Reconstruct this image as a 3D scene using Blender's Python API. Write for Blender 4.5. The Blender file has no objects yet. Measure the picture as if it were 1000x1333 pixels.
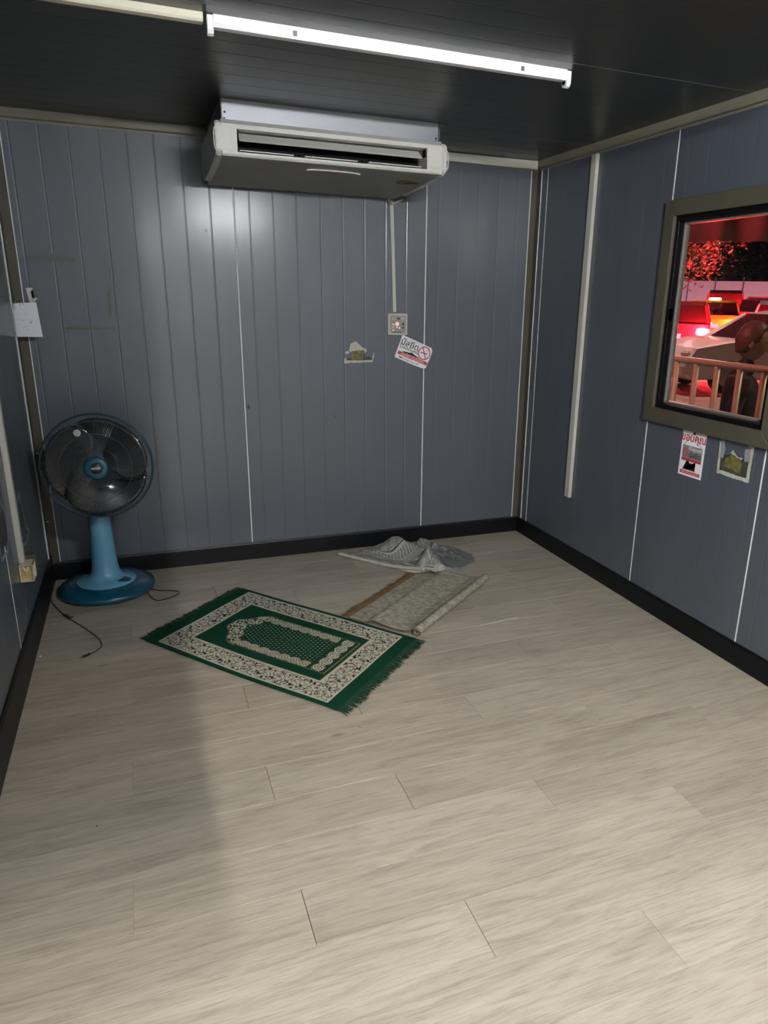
import bpy, bmesh, math, random
from mathutils import Matrix, Vector, noise
random.seed(7)
S = bpy.context.scene
COL = S.collection
PI = math.pi

# ------------------------------------------------------------------ camera
cd = bpy.data.cameras.new('camera')
cam = bpy.data.objects.new('camera', cd); COL.objects.link(cam)
cd.sensor_fit = 'VERTICAL'; cd.sensor_height = 24.0
cd.lens = 931.438 / 1333 * 24.0
cd.shift_x = -58.642 / 1333; cd.shift_y = 14.338 / 1333
cd.clip_start = 0.02; cd.clip_end = 300
pi_, ro_, ya_ = 0.304252, 0.0226092, 0.385652
F = Vector((math.sin(ya_)*math.cos(pi_), math.cos(ya_)*math.cos(pi_), -math.sin(pi_)))
R0 = Vector((math.cos(ya_), -math.sin(ya_), 0)); U0 = R0.cross(F)
R = R0*math.cos(ro_) + U0*math.sin(ro_); U = -R0*math.sin(ro_) + U0*math.cos(ro_)
cam.matrix_world = Matrix(((R.x, U.x, -F.x, 0), (R.y, U.y, -F.y, 0), (R.z, U.z, -F.z, 1.55), (0, 0, 0, 1)))
S.camera = cam
# ------------------------------------------------------------------ world, exposure
w = bpy.data.worlds.new('night'); S.world = w; w.use_nodes = True
w.node_tree.nodes['Background'].inputs[0].default_value = (0.05, 0.035, 0.035, 1)
w.node_tree.nodes['Background'].inputs[1].default_value = 0.12
S.view_settings.view_transform = 'Standard'; S.view_settings.look = 'None'
S.view_settings.exposure = 0.0; S.view_settings.gamma = 1
S.view_settings.use_curve_mapping = False
TUBE_MAIN = 5800.0      # emission strength of the fluorescent tube behind the camera on the left
TUBE_SIDE = 750.0       # and of the one further right
RED_W = 900.0; STREET_W = 900.0

# ------------------------------------------------------------------ room measures
XL, XR, YB, YF, H = -0.5445, 2.3864, 4.2306, -2.6, 2.3525

# ------------------------------------------------------------------ materials
def new_mat(name):
    m = bpy.data.materials.new(name); m.use_nodes = True
    nt = m.node_tree; return m, nt, nt.nodes['Principled BSDF']
def mat(name, c, rough=.5, metal=0, var=.0, vscale=8, bump=0, bscale=60, coat=0, emit=None, es=0, spec=None, alpha=None, trans=0):
    m, nt, b = new_mat(name)
    b.inputs['Base Color'].default_value = (*c, 1); b.inputs['Roughness'].default_value = rough
    b.inputs['Metallic'].default_value = metal
    if coat: b.inputs['Coat Weight'].default_value = coat; b.inputs['Coat Roughness'].default_value = .1
    if spec is not None: b.inputs['Specular IOR Level'].default_value = spec
    if emit: b.inputs['Emission Color'].default_value = (*emit, 1); b.inputs['Emission Strength'].default_value = es
    if alpha is not None: b.inputs['Alpha'].default_value = alpha
    if trans: b.inputs['Transmission Weight'].default_value = trans
    tc = nt.nodes.new('ShaderNodeTexCoord')
    if var:
        n = nt.nodes.new('ShaderNodeTexNoise'); n.inputs['Scale'].default_value = vscale; n.inputs['Detail'].default_value = 5
        nt.links.new(tc.outputs['Object'], n.inputs['Vector'])
        r = nt.nodes.new('ShaderNodeMapRange'); r.inputs[1].default_value = .25; r.inputs[2].default_value = .75
        r.inputs[3].default_value = 1-var; r.inputs[4].default_value = 1+var
        nt.links.new(n.outputs['Fac'], r.inputs[0])
        mx = nt.nodes.new('ShaderNodeMix'); mx.data_type = 'RGBA'; mx.blend_type = 'MULTIPLY'; mx.inputs[0].default_value = 1
        mx.inputs[6].default_value = (*c, 1); nt.links.new(r.outputs[0], mx.inputs[7]); nt.links.new(mx.outputs[2], b.inputs['Base Color'])
    if bump:
        n2 = nt.nodes.new('ShaderNodeTexNoise'); n2.inputs['Scale'].default_value = bscale; n2.inputs['Detail'].default_value = 4
        nt.links.new(tc.outputs['Object'], n2.inputs['Vector'])
        bp = nt.nodes.new('ShaderNodeBump'); bp.inputs['Strength'].default_value = 1; bp.inputs['Distance'].default_value = bump
        nt.links.new(n2.outputs['Fac'], bp.inputs['Height']); nt.links.new(bp.outputs[0], b.inputs['Normal'])
    return m
M = {}
def wall_mat(name, c, rough, waves, stains=False):
    m, nt, b = new_mat(name)
    L = nt.links.new; N = nt.nodes.new
    tc = N('ShaderNodeTexCoord'); g = N('ShaderNodeNewGeometry')
    mp = N('ShaderNodeMapping'); mp.inputs['Scale'].default_value = (9, 9, .9); L(g.outputs['Position'], mp.inputs[0])
    n = N('ShaderNodeTexNoise'); n.inputs['Scale'].default_value = 1; n.inputs['Detail'].default_value = 6; L(mp.outputs[0], n.inputs[0])
    n3 = N('ShaderNodeTexNoise'); n3.inputs['Scale'].default_value = 2.2; n3.inputs['Detail'].default_value = 2; L(g.outputs['Position'], n3.inputs[0])
    ad = N('ShaderNodeMath'); ad.operation = 'ADD'; L(n.outputs[0], ad.inputs[0]); L(n3.outputs[0], ad.inputs[1])
    cr = N('ShaderNodeMapRange'); cr.inputs[1].default_value = .7; cr.inputs[2].default_value = 1.3; cr.inputs[3].default_value = .93; cr.inputs[4].default_value = 1.07
    L(ad.outputs[0], cr.inputs[0])
    mx = N('ShaderNodeMix'); mx.data_type = 'RGBA'; mx.blend_type = 'MULTIPLY'; mx.inputs[0].default_value = 1
    mx.inputs[6].default_value = (*c, 1); L(cr.outputs[0], mx.inputs[7]); L(mx.outputs[2], b.inputs['Base Color'])
    rr = N('ShaderNodeMapRange'); rr.inputs[1].default_value = .3; rr.inputs[2].default_value = .7; rr.inputs[3].default_value = rough-.012; rr.inputs[4].default_value = rough+.012
    L(n3.outputs[0], rr.inputs[0]); L(rr.outputs[0], b.inputs['Roughness'])
    n2 = N('ShaderNodeTexNoise'); n2.inputs['Scale'].default_value = 3.5; n2.inputs['Detail'].default_value = 3; L(g.outputs['Position'], n2.inputs[0])
    bp = N('ShaderNodeBump'); bp.inputs['Strength'].default_value = 1; bp.inputs['Distance'].default_value = waves
    L(n2.outputs[0], bp.inputs['Height']); L(bp.outputs[0], b.inputs['Normal'])
    return m
M['wall'] = wall_mat('blue_grey_steel', (.064, .077, .097), .52, .006)
for n_ in M['wall'].node_tree.nodes:
    if n_.type == 'BSDF_PRINCIPLED':
        n_.inputs['Specular IOR Level'].default_value = .9; n_.inputs['Coat Weight'].default_value = .45; n_.inputs['Coat Roughness'].default_value = .20
M['ceil'] = wall_mat('ceiling_steel', (.030, .031, .031), .34, .0012)
M['joint'] = mat('joint_sealant', (.75, .76, .78), .5)
M['olive'] = mat('olive_painted_trim', (.070, .066, .044), .45, var=.15, vscale=5)
M['cornice'] = mat('cornice_paint', (.17, .16, .12), .45, var=.12, vscale=4)
M['trunk'] = mat('ivory_trunking', (.48, .48, .42), .4, var=.06)
M['black'] = mat('black_vinyl', (.004, .0045, .006), .42, spec=.25, var=.3, vscale=6)
M['gasket'] = mat('black_gasket', (.003, .003, .003), .45, spec=.2)
M['alu'] = mat('grey_sash', (.17, .165, .15), .4, metal=.2)
M['batten'] = mat('white_enamel', (.90, .91, .93), .35)
M['batten2'] = mat('cream_enamel', (.80, .76, .60), .4)
M['acw'] = mat('aged_white_plastic', (.58, .58, .54), .4, var=.06, vscale=6)
M['acg'] = mat('galvanised_sheet', (.42, .43, .46), .42, metal=.35, var=.05)
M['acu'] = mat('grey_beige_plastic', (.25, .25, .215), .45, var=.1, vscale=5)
M['dark'] = mat('dark_cavity', (.004, .004, .004), .6, spec=.15)
M['teal'] = mat('deep_teal_plastic', (.003, .075, .125), .22, coat=.3)
M['sky'] = mat('light_blue_plastic', (.13, .34, .48), .25, coat=.3)
M['wire'] = mat('dark_teal_wire', (.012, .035, .05), .3)
M['wire2'] = mat('grey_wire', (.06, .07, .075), .3)
M['blade'] = mat('smoke_blade', (.016, .017, .018), .16, coat=.3)
M['cord'] = mat('black_cord', (.02, .018, .015), .5)
M['brass'] = mat('aged_yellow_box', (.50, .38, .16), .45, var=.25, vscale=40)
M['boxw'] = mat('cream_box', (.62, .57, .40), .45)
M['white'] = mat('white_paper', (.78, .78, .80), .6)
M['paper'] = mat('paper_sheet', (.74, .75, .82), .7, var=.05, vscale=20)
M['ink'] = mat('black_ink', (.02, .02, .02), .6)
M['red'] = mat('red_print', (.50, .03, .05), .5)
M['pinkp'] = mat('pale_pink_print', (.75, .45, .46), .5)
M['greyp'] = mat('grey_print', (.20, .20, .21), .5)
M['fringe_g'] = mat('green_fringe', (.002, .038, .018), .9, var=.3, vscale=30)
M['fringe_b'] = mat('rust_fringe', (.20, .115, .045), .9, var=.3, vscale=30)
M['backing'] = mat('mat_backing', (.12, .10, .085), .9)
M['btn'] = mat('button_black', (.02, .02, .02), .4)
M['led_p'] = mat('pink_indicator', (.8, .3, .3), .3, emit=(1, .45, .42), es=.7)
M['led_w'] = mat('white_indicator', (.8, .8, .8), .3, emit=(1, .95, .9), es=.7)
M['ctl'] = mat('control_box_plastic', (.48, .47, .41), .4)
M['ctlf'] = mat('control_face', (.30, .29, .27), .4)

def attr_mat(name, rough=.9, bump=.0006):
    m, nt, b = new_mat(name)
    a = nt.nodes.new('ShaderNodeAttribute'); a.attribute_name = 'Col'
    nt.links.new(a.outputs['Color'], b.inputs['Base Color']); b.inputs['Roughness'].default_value = rough
    b.inputs['Specular IOR Level'].default_value = .15
    tc = nt.nodes.new('ShaderNodeTexCoord')
    n = nt.nodes.new('ShaderNodeTexNoise'); n.inputs['Scale'].default_value = 400; nt.links.new(tc.outputs['Object'], n.inputs[0])
    bp = nt.nodes.new('ShaderNodeBump'); bp.inputs['Distance'].default_value = bump; nt.links.new(n.outputs[0], bp.inputs['Height'])
    nt.links.new(bp.outputs[0], b.inputs['Normal'])
    return m
M['woven'] = attr_mat('woven_cloth')
M['print'] = attr_mat('printed_remains', .6, .0001)

def plank_mat():
    m, nt, b = new_mat('pale_oak_vinyl'); L = nt.links.new; N = nt.nodes.new
    tc = N('ShaderNodeTexCoord'); oi = N('ShaderNodeObjectInfo')
    off = N('ShaderNodeVectorMath'); off.operation = 'MULTIPLY_ADD'
    cb = N('ShaderNodeCombineXYZ'); L(oi.outputs['Random'], cb.inputs[0]); L(oi.outputs['Random'], cb.inputs[1]); L(oi.outputs['Random'], cb.inputs[2])
    L(cb.outputs[0], off.inputs[0]); off.inputs[1].default_value = (37, 53, 71); L(tc.outputs['Object'], off.inputs[2])
    def nz(scale, sc, det, dist=0, rgh=.6):
        mp = N('ShaderNodeMapping'); mp.inputs['Scale'].default_value = scale; L(off.outputs[0], mp.inputs[0])
        n = N('ShaderNodeTexNoise'); n.inputs['Scale'].default_value = sc; n.inputs['Detail'].default_value = det
        n.inputs['Distortion'].default_value = dist; n.inputs['Roughness'].default_value = rgh; L(mp.outputs[0], n.inputs[0]); return n
    a = nz((1.5, 12, 1), 1.7, 8, 1.2, .66); c = nz((3.2, 70, 1), 2.4, 8, .5, .75); d = nz((1, 3, 1), 1.2, 3, .5)
    r1 = N('ShaderNodeValToRGB'); L(a.outputs[0], r1.inputs[0])
    e = r1.color_ramp.elements; e[0].position = .28; e[0].color = (.300, .262, .203, 1); e[1].position = .68; e[1].color = (.440, .395, .312, 1)
    e2 = e.new(.5); e2.color = (.392, .348, .274, 1)
    r2 = N('ShaderNodeMapRange'); r2.inputs[1].default_value = .33; r2.inputs[2].default_value = .52; r2.inputs[3].default_value = .70; r2.inputs[4].default_value = 1.02; L(c.outputs[0], r2.inputs[0])
    r3 = N('ShaderNodeMapRange'); r3.inputs[1].default_value = .3; r3.inputs[2].default_value = .7; r3.inputs[3].default_value = .90; r3.inputs[4].default_value = 1.08; L(d.outputs[0], r3.inputs[0])
    r4 = N('ShaderNodeMapRange'); r4.inputs[3].default_value = .93; r4.inputs[4].default_value = 1.06; L(oi.outputs['Random'], r4.inputs[0])
    v = N('ShaderNodeTexVoronoi'); v.inputs['Scale'].default_value = 1.9
    mpv = N('ShaderNodeMapping'); mpv.inputs['Scale'].default_value = (1, 2.6, 1); L(off.outputs[0], mpv.inputs[0]); L(mpv.outputs[0], v.inputs[0])
    r5 = N('ShaderNodeMapRange'); r5.inputs[1].default_value = .015; r5.inputs[2].default_value = .07; r5.inputs[3].default_value = .55; r5.inputs[4].default_value = 1; L(v.outputs['Distance'], r5.inputs[0])
    p = None
    for r in (r2, r3, r4, r5):
        if p is None: p = r.outputs[0]
        else:
            mm = N('ShaderNodeMath'); mm.operation = 'MULTIPLY'; L(p, mm.inputs[0]); L(r.outputs[0], mm.inputs[1]); p = mm.outputs[0]
    mx = N('ShaderNodeMix'); mx.data_type = 'RGBA'; mx.blend_type = 'MULTIPLY'; mx.inputs[0].default_value = 1
    L(r1.outputs[0], mx.inputs[6]); L(p, mx.inputs[7]); L(mx.outputs[2], b.inputs['Base Color'])
    b.inputs['Roughness'].default_value = .42; b.inputs['Specular IOR Level'].default_value = .35
    bp = N('ShaderNodeBump'); bp.inputs['Distance'].default_value = .0005; L(c.outputs[0], bp.inputs['Height']); L(bp.outputs[0], b.inputs['Normal'])
    return m
M['plank'] = plank_mat()

def glass_mat(name, tint=(1, 1, 1), refl=.06):
    m, nt, b = new_mat(name); nt.nodes.remove(b); N = nt.nodes.new; L = nt.links.new
    o = nt.nodes['Material Output']; t = N('ShaderNodeBsdfTransparent'); t.inputs[0].default_value = (*tint, 1)
    g = N('ShaderNodeBsdfGlossy'); g.inputs['Roughness'].default_value = .02
    lw = N('ShaderNodeLayerWeight'); lw.inputs[0].default_value = .5
    pw_ = N('ShaderNodeMath'); pw_.operation = 'POWER'; L(lw.outputs['Facing'], pw_.inputs[0]); pw_.inputs[1].default_value = 4
    fr = N('ShaderNodeMath'); fr.operation = 'MULTIPLY_ADD'; L(pw_.outputs[0], fr.inputs[0]); fr.inputs[1].default_value = .5; fr.inputs[2].default_value = .025
    mx = N('ShaderNodeMixShader'); L(fr.outputs[0], mx.inputs[0]); L(t.outputs[0], mx.inputs[1]); L(g.outputs[0], mx.inputs[2]); L(mx.outputs[0], o.inputs[0])
    return m
M['glass'] = glass_mat('window_glass', (.92, .88, .88))
M['carglass'] = mat('car_glass', (.03, .008, .01), .06, spec=.8)

# ------------------------------------------------------------------ mesh helpers
def link_mesh(name, me, m, parent=None, smooth=False):
    me.name = name
    if m is not None and not me.materials: me.materials.append(m)
    if smooth:
        for p in me.polygons: p.use_smooth = True
    o = bpy.data.objects.new(name, me); COL.objects.link(o)
    if parent is not None: o.parent = parent
    return o
def obj(name, bm, m, parent=None, smooth=False, loc=None):
    me = bpy.data.meshes.new(name)
    bmesh.ops.recalc_face_normals(bm, faces=bm.faces)
    bm.to_mesh(me); bm.free()
    o = link_mesh(name, me, m, parent, smooth)
    if loc: o.location = loc
    return o
def empty(name, loc=(0, 0, 0), rz=0, parent=None):
    o = bpy.data.objects.new(name, None); COL.objects.link(o); o.location = loc; o.rotation_euler = (0, 0, rz)
    if parent: o.parent = parent
    o.empty_display_size = .05
    return o
def tag(o, label=None, cat=None, group=None, kind=None):
    if label: o['label'] = label
    if cat: o['category'] = cat
    if group: o['group'] = group
    if kind: o['kind'] = kind
    return o
def box(bm, x0, x1, y0, y1, z0, z1, mtx=None):
    co = [(x, y, z) for x in (x0, x1) for y in (y0, y1) for z in (z0, z1)]
    v = [bm.verts.new(mtx @ Vector(c) if mtx else c) for c in co]
    for f in ((0, 1, 3, 2), (4, 6, 7, 5), (0, 4, 5, 1), (2, 3, 7, 6), (0, 2, 6, 4), (1, 5, 7, 3)): bm.faces.new([v[i] for i in f])
    return v
def bevel(bm, w, seg=2):
    bmesh.ops.bevel(bm, geom=[e for e in bm.edges], offset=w, segments=seg, affect='EDGES', clamp_overlap=True)
def bxo(name, x0, x1, y0, y1, z0, z1, m, parent=None, bw=0, mtx=None):
    bm = bmesh.new(); box(bm, x0, x1, y0, y1, z0, z1, mtx)
    if bw: bevel(bm, bw)
    return obj(name, bm, m, parent)
def prism(bm, pts, fn, a, b):
    """pts: 2-D outline; fn(p,q,t)->3-D; extruded from t=a to t=b"""
    A = [bm.verts.new(fn(p, q, a)) for p, q in pts]; B = [bm.verts.new(fn(p, q, b)) for p, q in pts]
    n = len(pts)
    for i in range(n): bm.faces.new((A[i], A[(i+1) % n], B[(i+1) % n], B[i]))
    bm.faces.new(A[::-1]); bm.faces.new(B)
def tube(bm, pts, r, n=8, cap=True):
    pts = [Vector(p) for p in pts]; rings = []
    rs = r if isinstance(r, (list, tuple)) else [r]*len(pts)
    t0 = (pts[1]-pts[0]).normalized(); up = Vector((0, 0, 1)) if abs(t0.z) < .9 else Vector((1, 0, 0))
    nrm = t0.cross(up).normalized()
    for i, p in enumerate(pts):
        t = (pts[min(i+1, len(pts)-1)]-pts[max(i-1, 0)]).normalized()
        nrm = (nrm - t*nrm.dot(t)).normalized(); bn = t.cross(nrm)
        rings.append([bm.verts.new(p + (nrm*math.cos(2*PI*k/n)+bn*math.sin(2*PI*k/n))*rs[i]) for k in range(n)])
    for a, b in zip(rings, rings[1:]):
        for k in range(n): bm.faces.new((a[k], a[(k+1) % n], b[(k+1) % n], b[k]))
    if cap: bm.faces.new(rings[0][::-1]); bm.faces.new(rings[-1])
def smoothpath(pts, k=6):
    P = [Vector(p) for p in pts]; out = []
    for i in range(len(P)-1):
        p0 = P[max(i-1, 0)]; p1 = P[i]; p2 = P[i+1]; p3 = P[min(i+2, len(P)-1)]
        for j in range(k):
            t = j/k; out.append(.5*((2*p1)+(p2-p0)*t+(2*p0-5*p1+4*p2-p3)*t*t+(3*p1-p0-3*p2+p3)*t**3))
    out.append(P[-1]); return out
def lathe(bm, prof, n=48, mtx=None, sx=1, sy=1):
    rings = []
    for r, z in prof:
        if r < 1e-6: rings.append([bm.verts.new(mtx @ Vector((0, 0, z)) if mtx else (0, 0, z))])
        else:
            ring = []
            for k in range(n):
                v = Vector((r*math.cos(2*PI*k/n)*sx, r*math.sin(2*PI*k/n)*sy, z)); ring.append(bm.verts.new(mtx @ v if mtx else v))
            rings.append(ring)
    for a, b in zip(rings, rings[1:]):
        if len(a) == 1 and len(b) == 1: continue
        for k in range(n):
            k2 = (k+1) % n
            if len(a) == 1: bm.faces.new((a[0], b[k], b[k2]))
            elif len(b) == 1: bm.faces.new((a[k], a[k2], b[0]))
            else: bm.faces.new((a[k], a[k2], b[k2], b[k]))
def text_mesh(name, body, size, mtx, m, parent, ext=.0002, align='CENTER', sx=1, bold=0):
    cu = bpy.data.curves.new(name, 'FONT'); cu.body = body; cu.size = size; cu.extrude = ext; cu.align_x = align; cu.align_y = 'CENTER'
    cu.offset = bold; cu.resolution_u = 3
    t = bpy.data.objects.new(name+'_tmp', cu); COL.objects.link(t)
    bpy.context.view_layer.update()
    dg = bpy.context.evaluated_depsgraph_get()
    me = bpy.data.meshes.new_from_object(t.evaluated_get(dg)); bpy.data.objects.remove(t); bpy.data.curves.remove(cu)
    me.transform(mtx @ Matrix.Diagonal((sx, 1, 1, 1)))
    me.materials.clear()
    return link_mesh(name, me, m, parent)
def flat(name, pts, mtx, m, parent, th=.0004, z=0):
    """polygon in a local xy plane, thin along local z"""
    bm = bmesh.new(); prism(bm, pts, lambda p, q, t: mtx @ Vector((p, q, t)), z, z+th)
    bmesh.ops.triangulate(bm, faces=[f for f in bm.faces if len(f.verts) > 4])
    return obj(name, bm, m, parent)
def grid_color(name, nu, nv, posf, colf, m, parent=None, smooth=True):
    """cloth or print surface; posf(s,t)->xyz, colf(s,t)->rgb (own colour of the weave)"""
    vs = []; cols = []
    for j in range(nv+1):
        for i in range(nu+1):
            vs.append(posf(i/nu, j/nv)); cols.append(colf(i/nu, j/nv))
    fs = [(j*(nu+1)+i, j*(nu+1)+i+1, (j+1)*(nu+1)+i+1, (j+1)*(nu+1)+i) for j in range(nv) for i in range(nu)]
    me = bpy.data.meshes.new(name); me.from_pydata(vs, [], fs)
    ca = me.color_attributes.new('Col', 'FLOAT_COLOR', 'POINT')
    fl = []
    for c in cols: fl += [c[0], c[1], c[2], 1]
    ca.data.foreach_set('color', fl)
    return link_mesh(name, me, m, parent, smooth)

# frames for the walls: local x = along the wall as seen, local y = up, local z = into the room
def back_frame(x, z, rot=0, off=0): return Matrix.Translation((x, YB-off, z)) @ Matrix(((1, 0, 0, 0), (0, 0, -1, 0), (0, 1, 0, 0), (0, 0, 0, 1))) @ Matrix.Rotation(rot, 4, 'Z')
def right_frame(y, z, rot=0, off=0): return Matrix.Translation((XR-off, y, z)) @ Matrix(((0, 0, -1, 0), (-1, 0, 0, 0), (0, 1, 0, 0), (0, 0, 0, 1))) @ Matrix.Rotation(rot, 4, 'Z')
def left_frame(y, z, rot=0, off=0): return Matrix.Translation((XL+off, y, z)) @ Matrix(((0, 0, 1, 0), (1, 0, 0, 0), (0, 1, 0, 0), (0, 0, 0, 1))) @ Matrix.Rotation(rot, 4, 'Z')

# ================================================================== STRUCTURE
def ribbed(name, s0, s1, ribs, fn, t0, t1, m, parent, gap=.0025, th=.045, dep=.0006):
    """a steel sandwich panel: flat sheet with shallow V grooves at ribs; fn(s, d, t), d = into the room"""
    a, b = s0+gap, s1-gap
    pts = [(a, -th), (a, -.002), (a+.002, 0)]
    for r in sorted(ribs):
        if a+.012 < r < b-.012: pts += [(r-.005, 0), (r-.0015, -dep), (r+.0015, -dep), (r+.005, 0)]
    pts += [(b-.002, 0), (b, -.002), (b, -th)]
    bm = bmesh.new(); n = len(pts)
    A = [bm.verts.new(fn(s, d, t0)) for s, d in pts]; B = [bm.verts.new(fn(s, d, t1)) for s, d in pts]
    for i in range(n): bm.faces.new((A[i], A[(i+1) % n], B[(i+1) % n], B[i]))
    for V in (A, B):   # end caps as quads back to the rear edge
        f = bm.faces.new(V)
    bmesh.ops.triangulate(bm, faces=[f for f in bm.faces if len(f.verts) > 4])
    return obj(name, bm, m, parent)
OFFS = [.08, .206, .334, .468, .595, .722, .85, .978]
def seam(fn, s, t0, t1, parent, wd=.0028):
    bm = bmesh.new(); prism(bm, [(-wd, -.01), (wd, -.01), (wd, .0008), (-wd, .0008)], lambda p, q, t: fn(s+p, q, t), t0, t1)
    return obj('joint_strip', bm, M['joint'], parent)

fb = lambda s, d, t: Vector((s, YB-d, t))
fr_ = lambda s, d, t: Vector((XR-d, s, t))
fl_ = lambda s, d, t: Vector((XL+d, s, t))
fc = lambda s, d, t: Vector((t, s, H-d))
ff = lambda s, d, t: Vector((s, YF+d, t))

wb = tag(empty('wall_back'), kind='structure')
seams_b = [XL, .556, 1.658, XR]
for i, (a, b) in enumerate(zip(seams_b, seams_b[1:])):
    base = .556-1.1 if i == 0 else a
    ribbed('panel', a, b, [base+o for o in OFFS], fb, 0, H, M['wall'], wb, dep=(.0012, .0010, .0005)[i])
    if i: seam(fb, a, 0, H, wb)
wr = tag(empty('wall_right'), kind='structure')
WY0, WY1, WZ0, WZ1 = 2.135, 2.963, .989, 2.006     # outer edge of the window trim
hy0, hy1, hz0, hz1 = WY0+.05, WY1-.05, WZ0+.05, WZ1-.05
segs = [(4.11, YB), (2.955, 4.11)]
for a, b in segs: ribbed('panel', a, b, [a+o for o in OFFS], fr_, 0, H, M['wall'], wr)
ribbed('panel', 2.186, 2.955, [2.955-o for o in OFFS], fr_, 0, hz0, M['wall'], wr)
ribbed('panel', 2.186, 2.955, [2.955-o for o in OFFS], fr_, hz1, H, M['wall'], wr)
for k in range(5):
    a, b = 2.186-1.1*(k+1), 2.186-1.1*k
    ribbed('panel', max(a, YF), b, [b-o for o in OFFS], fr_, 0, H, M['wall'], wr)
    if a < YF: break
for s_, z0, z1 in ((4.11, 0, H), (2.955, 0, hz0), (2.955, hz1, H), (2.186, 0, hz0), (2.186, hz1, H), (1.086, 0, H), (-.014, 0, H), (-1.114, 0, H)): seam(fr_, s_, z0, z1, wr)
wl = tag(empty('wall_left'), kind='structure')
sl = [YF, -1.35, -.25, .85, 1.95, 3.05, 4.14, YB]
for i, (a, b) in enumerate(zip(sl, sl[1:])):
    ribbed('panel', a, b, [b-o for o in OFFS], fl_, 0, H, M['wall'], wl)
    if i: seam(fl_, a, 0, H, wl, .002)
wf = tag(empty('wall_front'), kind='structure')
for a, b in ((XL, .3), (1.2, XR)): ribbed('panel', a, b, [a+.128*k for k in range(1, 9)], ff, 0, H, M['wall'], wf)
ribbed('panel', .3, 1.2, [.3+.128*k for k in range(1, 7)], ff, 2.02, H, M['wall'], wf)
dr = tag(bxo('door_1', .305, 1.195, YF-.045, YF-.005, 0.005, 2.015, M['acg'], None, .003), kind='structure')
hb = bmesh.new(); tube(hb, [(.42, YF-.005, 1.0), (.42, YF+.05, 1.0), (.54, YF+.05, 1.0)], .009); obj('door_handle', hb, M['gasket'], dr)
# unseen panel added behind the camera to cast the left floor shadow
pt = tag(empty('wall_shadow_panel'), kind='structure')
ribbed('panel', XL+.002, .118, [-.4, -.27, -.14, -.01], lambda s, d, t: Vector((s, -.35-d, t)), 1.52, H-.002, M['wall'], pt, gap=0)
wc = tag(empty('ceiling'), kind='structure')
sc_ = [YF, -1.85, -.75, .35, 1.40, 2.51, 3.66, YB]
for i, (a, b) in enumerate(zip(sc_, sc_[1:])):
    ribbed('panel', a, b, [b-o for o in OFFS], fc, XL, XR, M['ceil'], wc, gap=.0006, dep=.0006)
    if i: 
        bm = bmesh.new(); box(bm, XL, XR, a-.0012, a+.0012, H-.0004, H+.01); obj('joint_strip', bm, M['alu'], wc)

# floor: sub-floor and every plank
fl = tag(bxo('floor', XL-.04, XR+.04, YF-.04, YB+.04, -.10, -.0045, M['cord']), kind='structure')
pw, plen = .191, 1.26
pcache = {}
def plank(x0, x1, y0, y1):
    k = (round(x1-x0, 3), round(y1-y0, 3))
    if k not in pcache:
        bm = bmesh.new(); g = .0005; box(bm, g, k[0]-g, g, k[1]-g, -.004, 0)
        top = [e for e in bm.edges if all(abs(v.co.z) < 1e-6 for v in e.verts)]
        bmesh.ops.bevel(bm, geom=top, offset=.0007, segments=1, affect='EDGES')
        bmesh.ops.recalc_face_normals(bm, faces=bm.faces)
        me = bpy.data.meshes.new('plank'); bm.to_mesh(me); bm.free(); me.materials.append(M['plank']); pcache[k] = me
    o = bpy.data.objects.new('plank', pcache[k]); COL.objects.link(o); o.parent = fl; o.location = (x0, y0, 0)
k0 = math.floor((YF-1.003)/pw)
for k in range(k0, 20):
    y0 = max(1.003+pw*k, YF); y1 = min(1.003+pw*(k+1), YB)
    if y1-y0 < .01: continue
    j = {0: -.14, 1: .69, 2: .285}[k % 3]
    while j > XL: j -= plen
    while j < XR:
        a, b = max(j, XL), min(j+plen, XR)
        if b-a > .01: plank(a, b, y0, y1)
        j += plen

# skirting, corner covers and cornices
def skirt(name, fn, s0, s1, h):
    bm = bmesh.new(); prism(bm, [(0, 0), (.012, 0), (.010, h*.9), (.006, h), (0, h)], lambda p, q, t: fn(t, p, q), s0, s1)
    return tag(obj(name, bm, M['black']), kind='structure')
skirt('baseboard_back', fb, XL, XR, .105); skirt('baseboard_right', fr_, YF, YB, .105); skirt('baseboard_left', fl_, YF, YB, .152)
def lcorner(name, cx, sx, z0, z1, a, b):
    t = .004; x = cx; pts = [(x, YB), (x, YB-b), (x+sx*t, YB-b), (x+sx*t, YB-t), (x+sx*a, YB-t), (x+sx*a, YB)]
    bm = bmesh.new(); prism(bm, pts, lambda p, q, tt: Vector((p, q, tt)), z0, z1)
    return tag(obj(name, bm, M['olive']), kind='structure')
c1 = lcorner('trim_1', XL, 1, .10, H, .045, .075); c2 = lcorner('trim_2', XR, -1, .10, H, .045, .05)
for x, c in ((XL+.047, c1), (XR-.047, c2)): bxo('sealant_bead', x-.002, x+.002, YB-.0045, YB-.0005, .105, H-.05, M['joint'], c)
bxo('sealant_bead', XL+.0005, XL+.0045, YB-.079, YB-.075, .15, H-.05, M['joint'], c1)
bxo('sealant_bead', XR-.0045, XR-.0005, YB-.054, YB-.05, .105, H-.05, M['joint'], c2)
for z in (.72, .34): bxo('screw', XL+.006, XL+.018, YB-.007, YB-.003, z, z+.004, M['joint'], c1)
def cornice(name, fn, s0, s1):
    bm = bmesh.new(); prism(bm, [(0, 0), (.03, 0), (.03, -.036), (.026, -.040), (.006, -.040), (.004, -.050), (0, -.050)], lambda p, q, t: fn(t, p, H+q), s0, s1)
    return tag(obj(name, bm, M['cornice']), kind='structure')
cornice('trim_3', fb, XL, XR); cornice('trim_4', fr_, YF, YB-.03); cornice('trim_5', fl_, YF, YB-.03)

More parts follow.
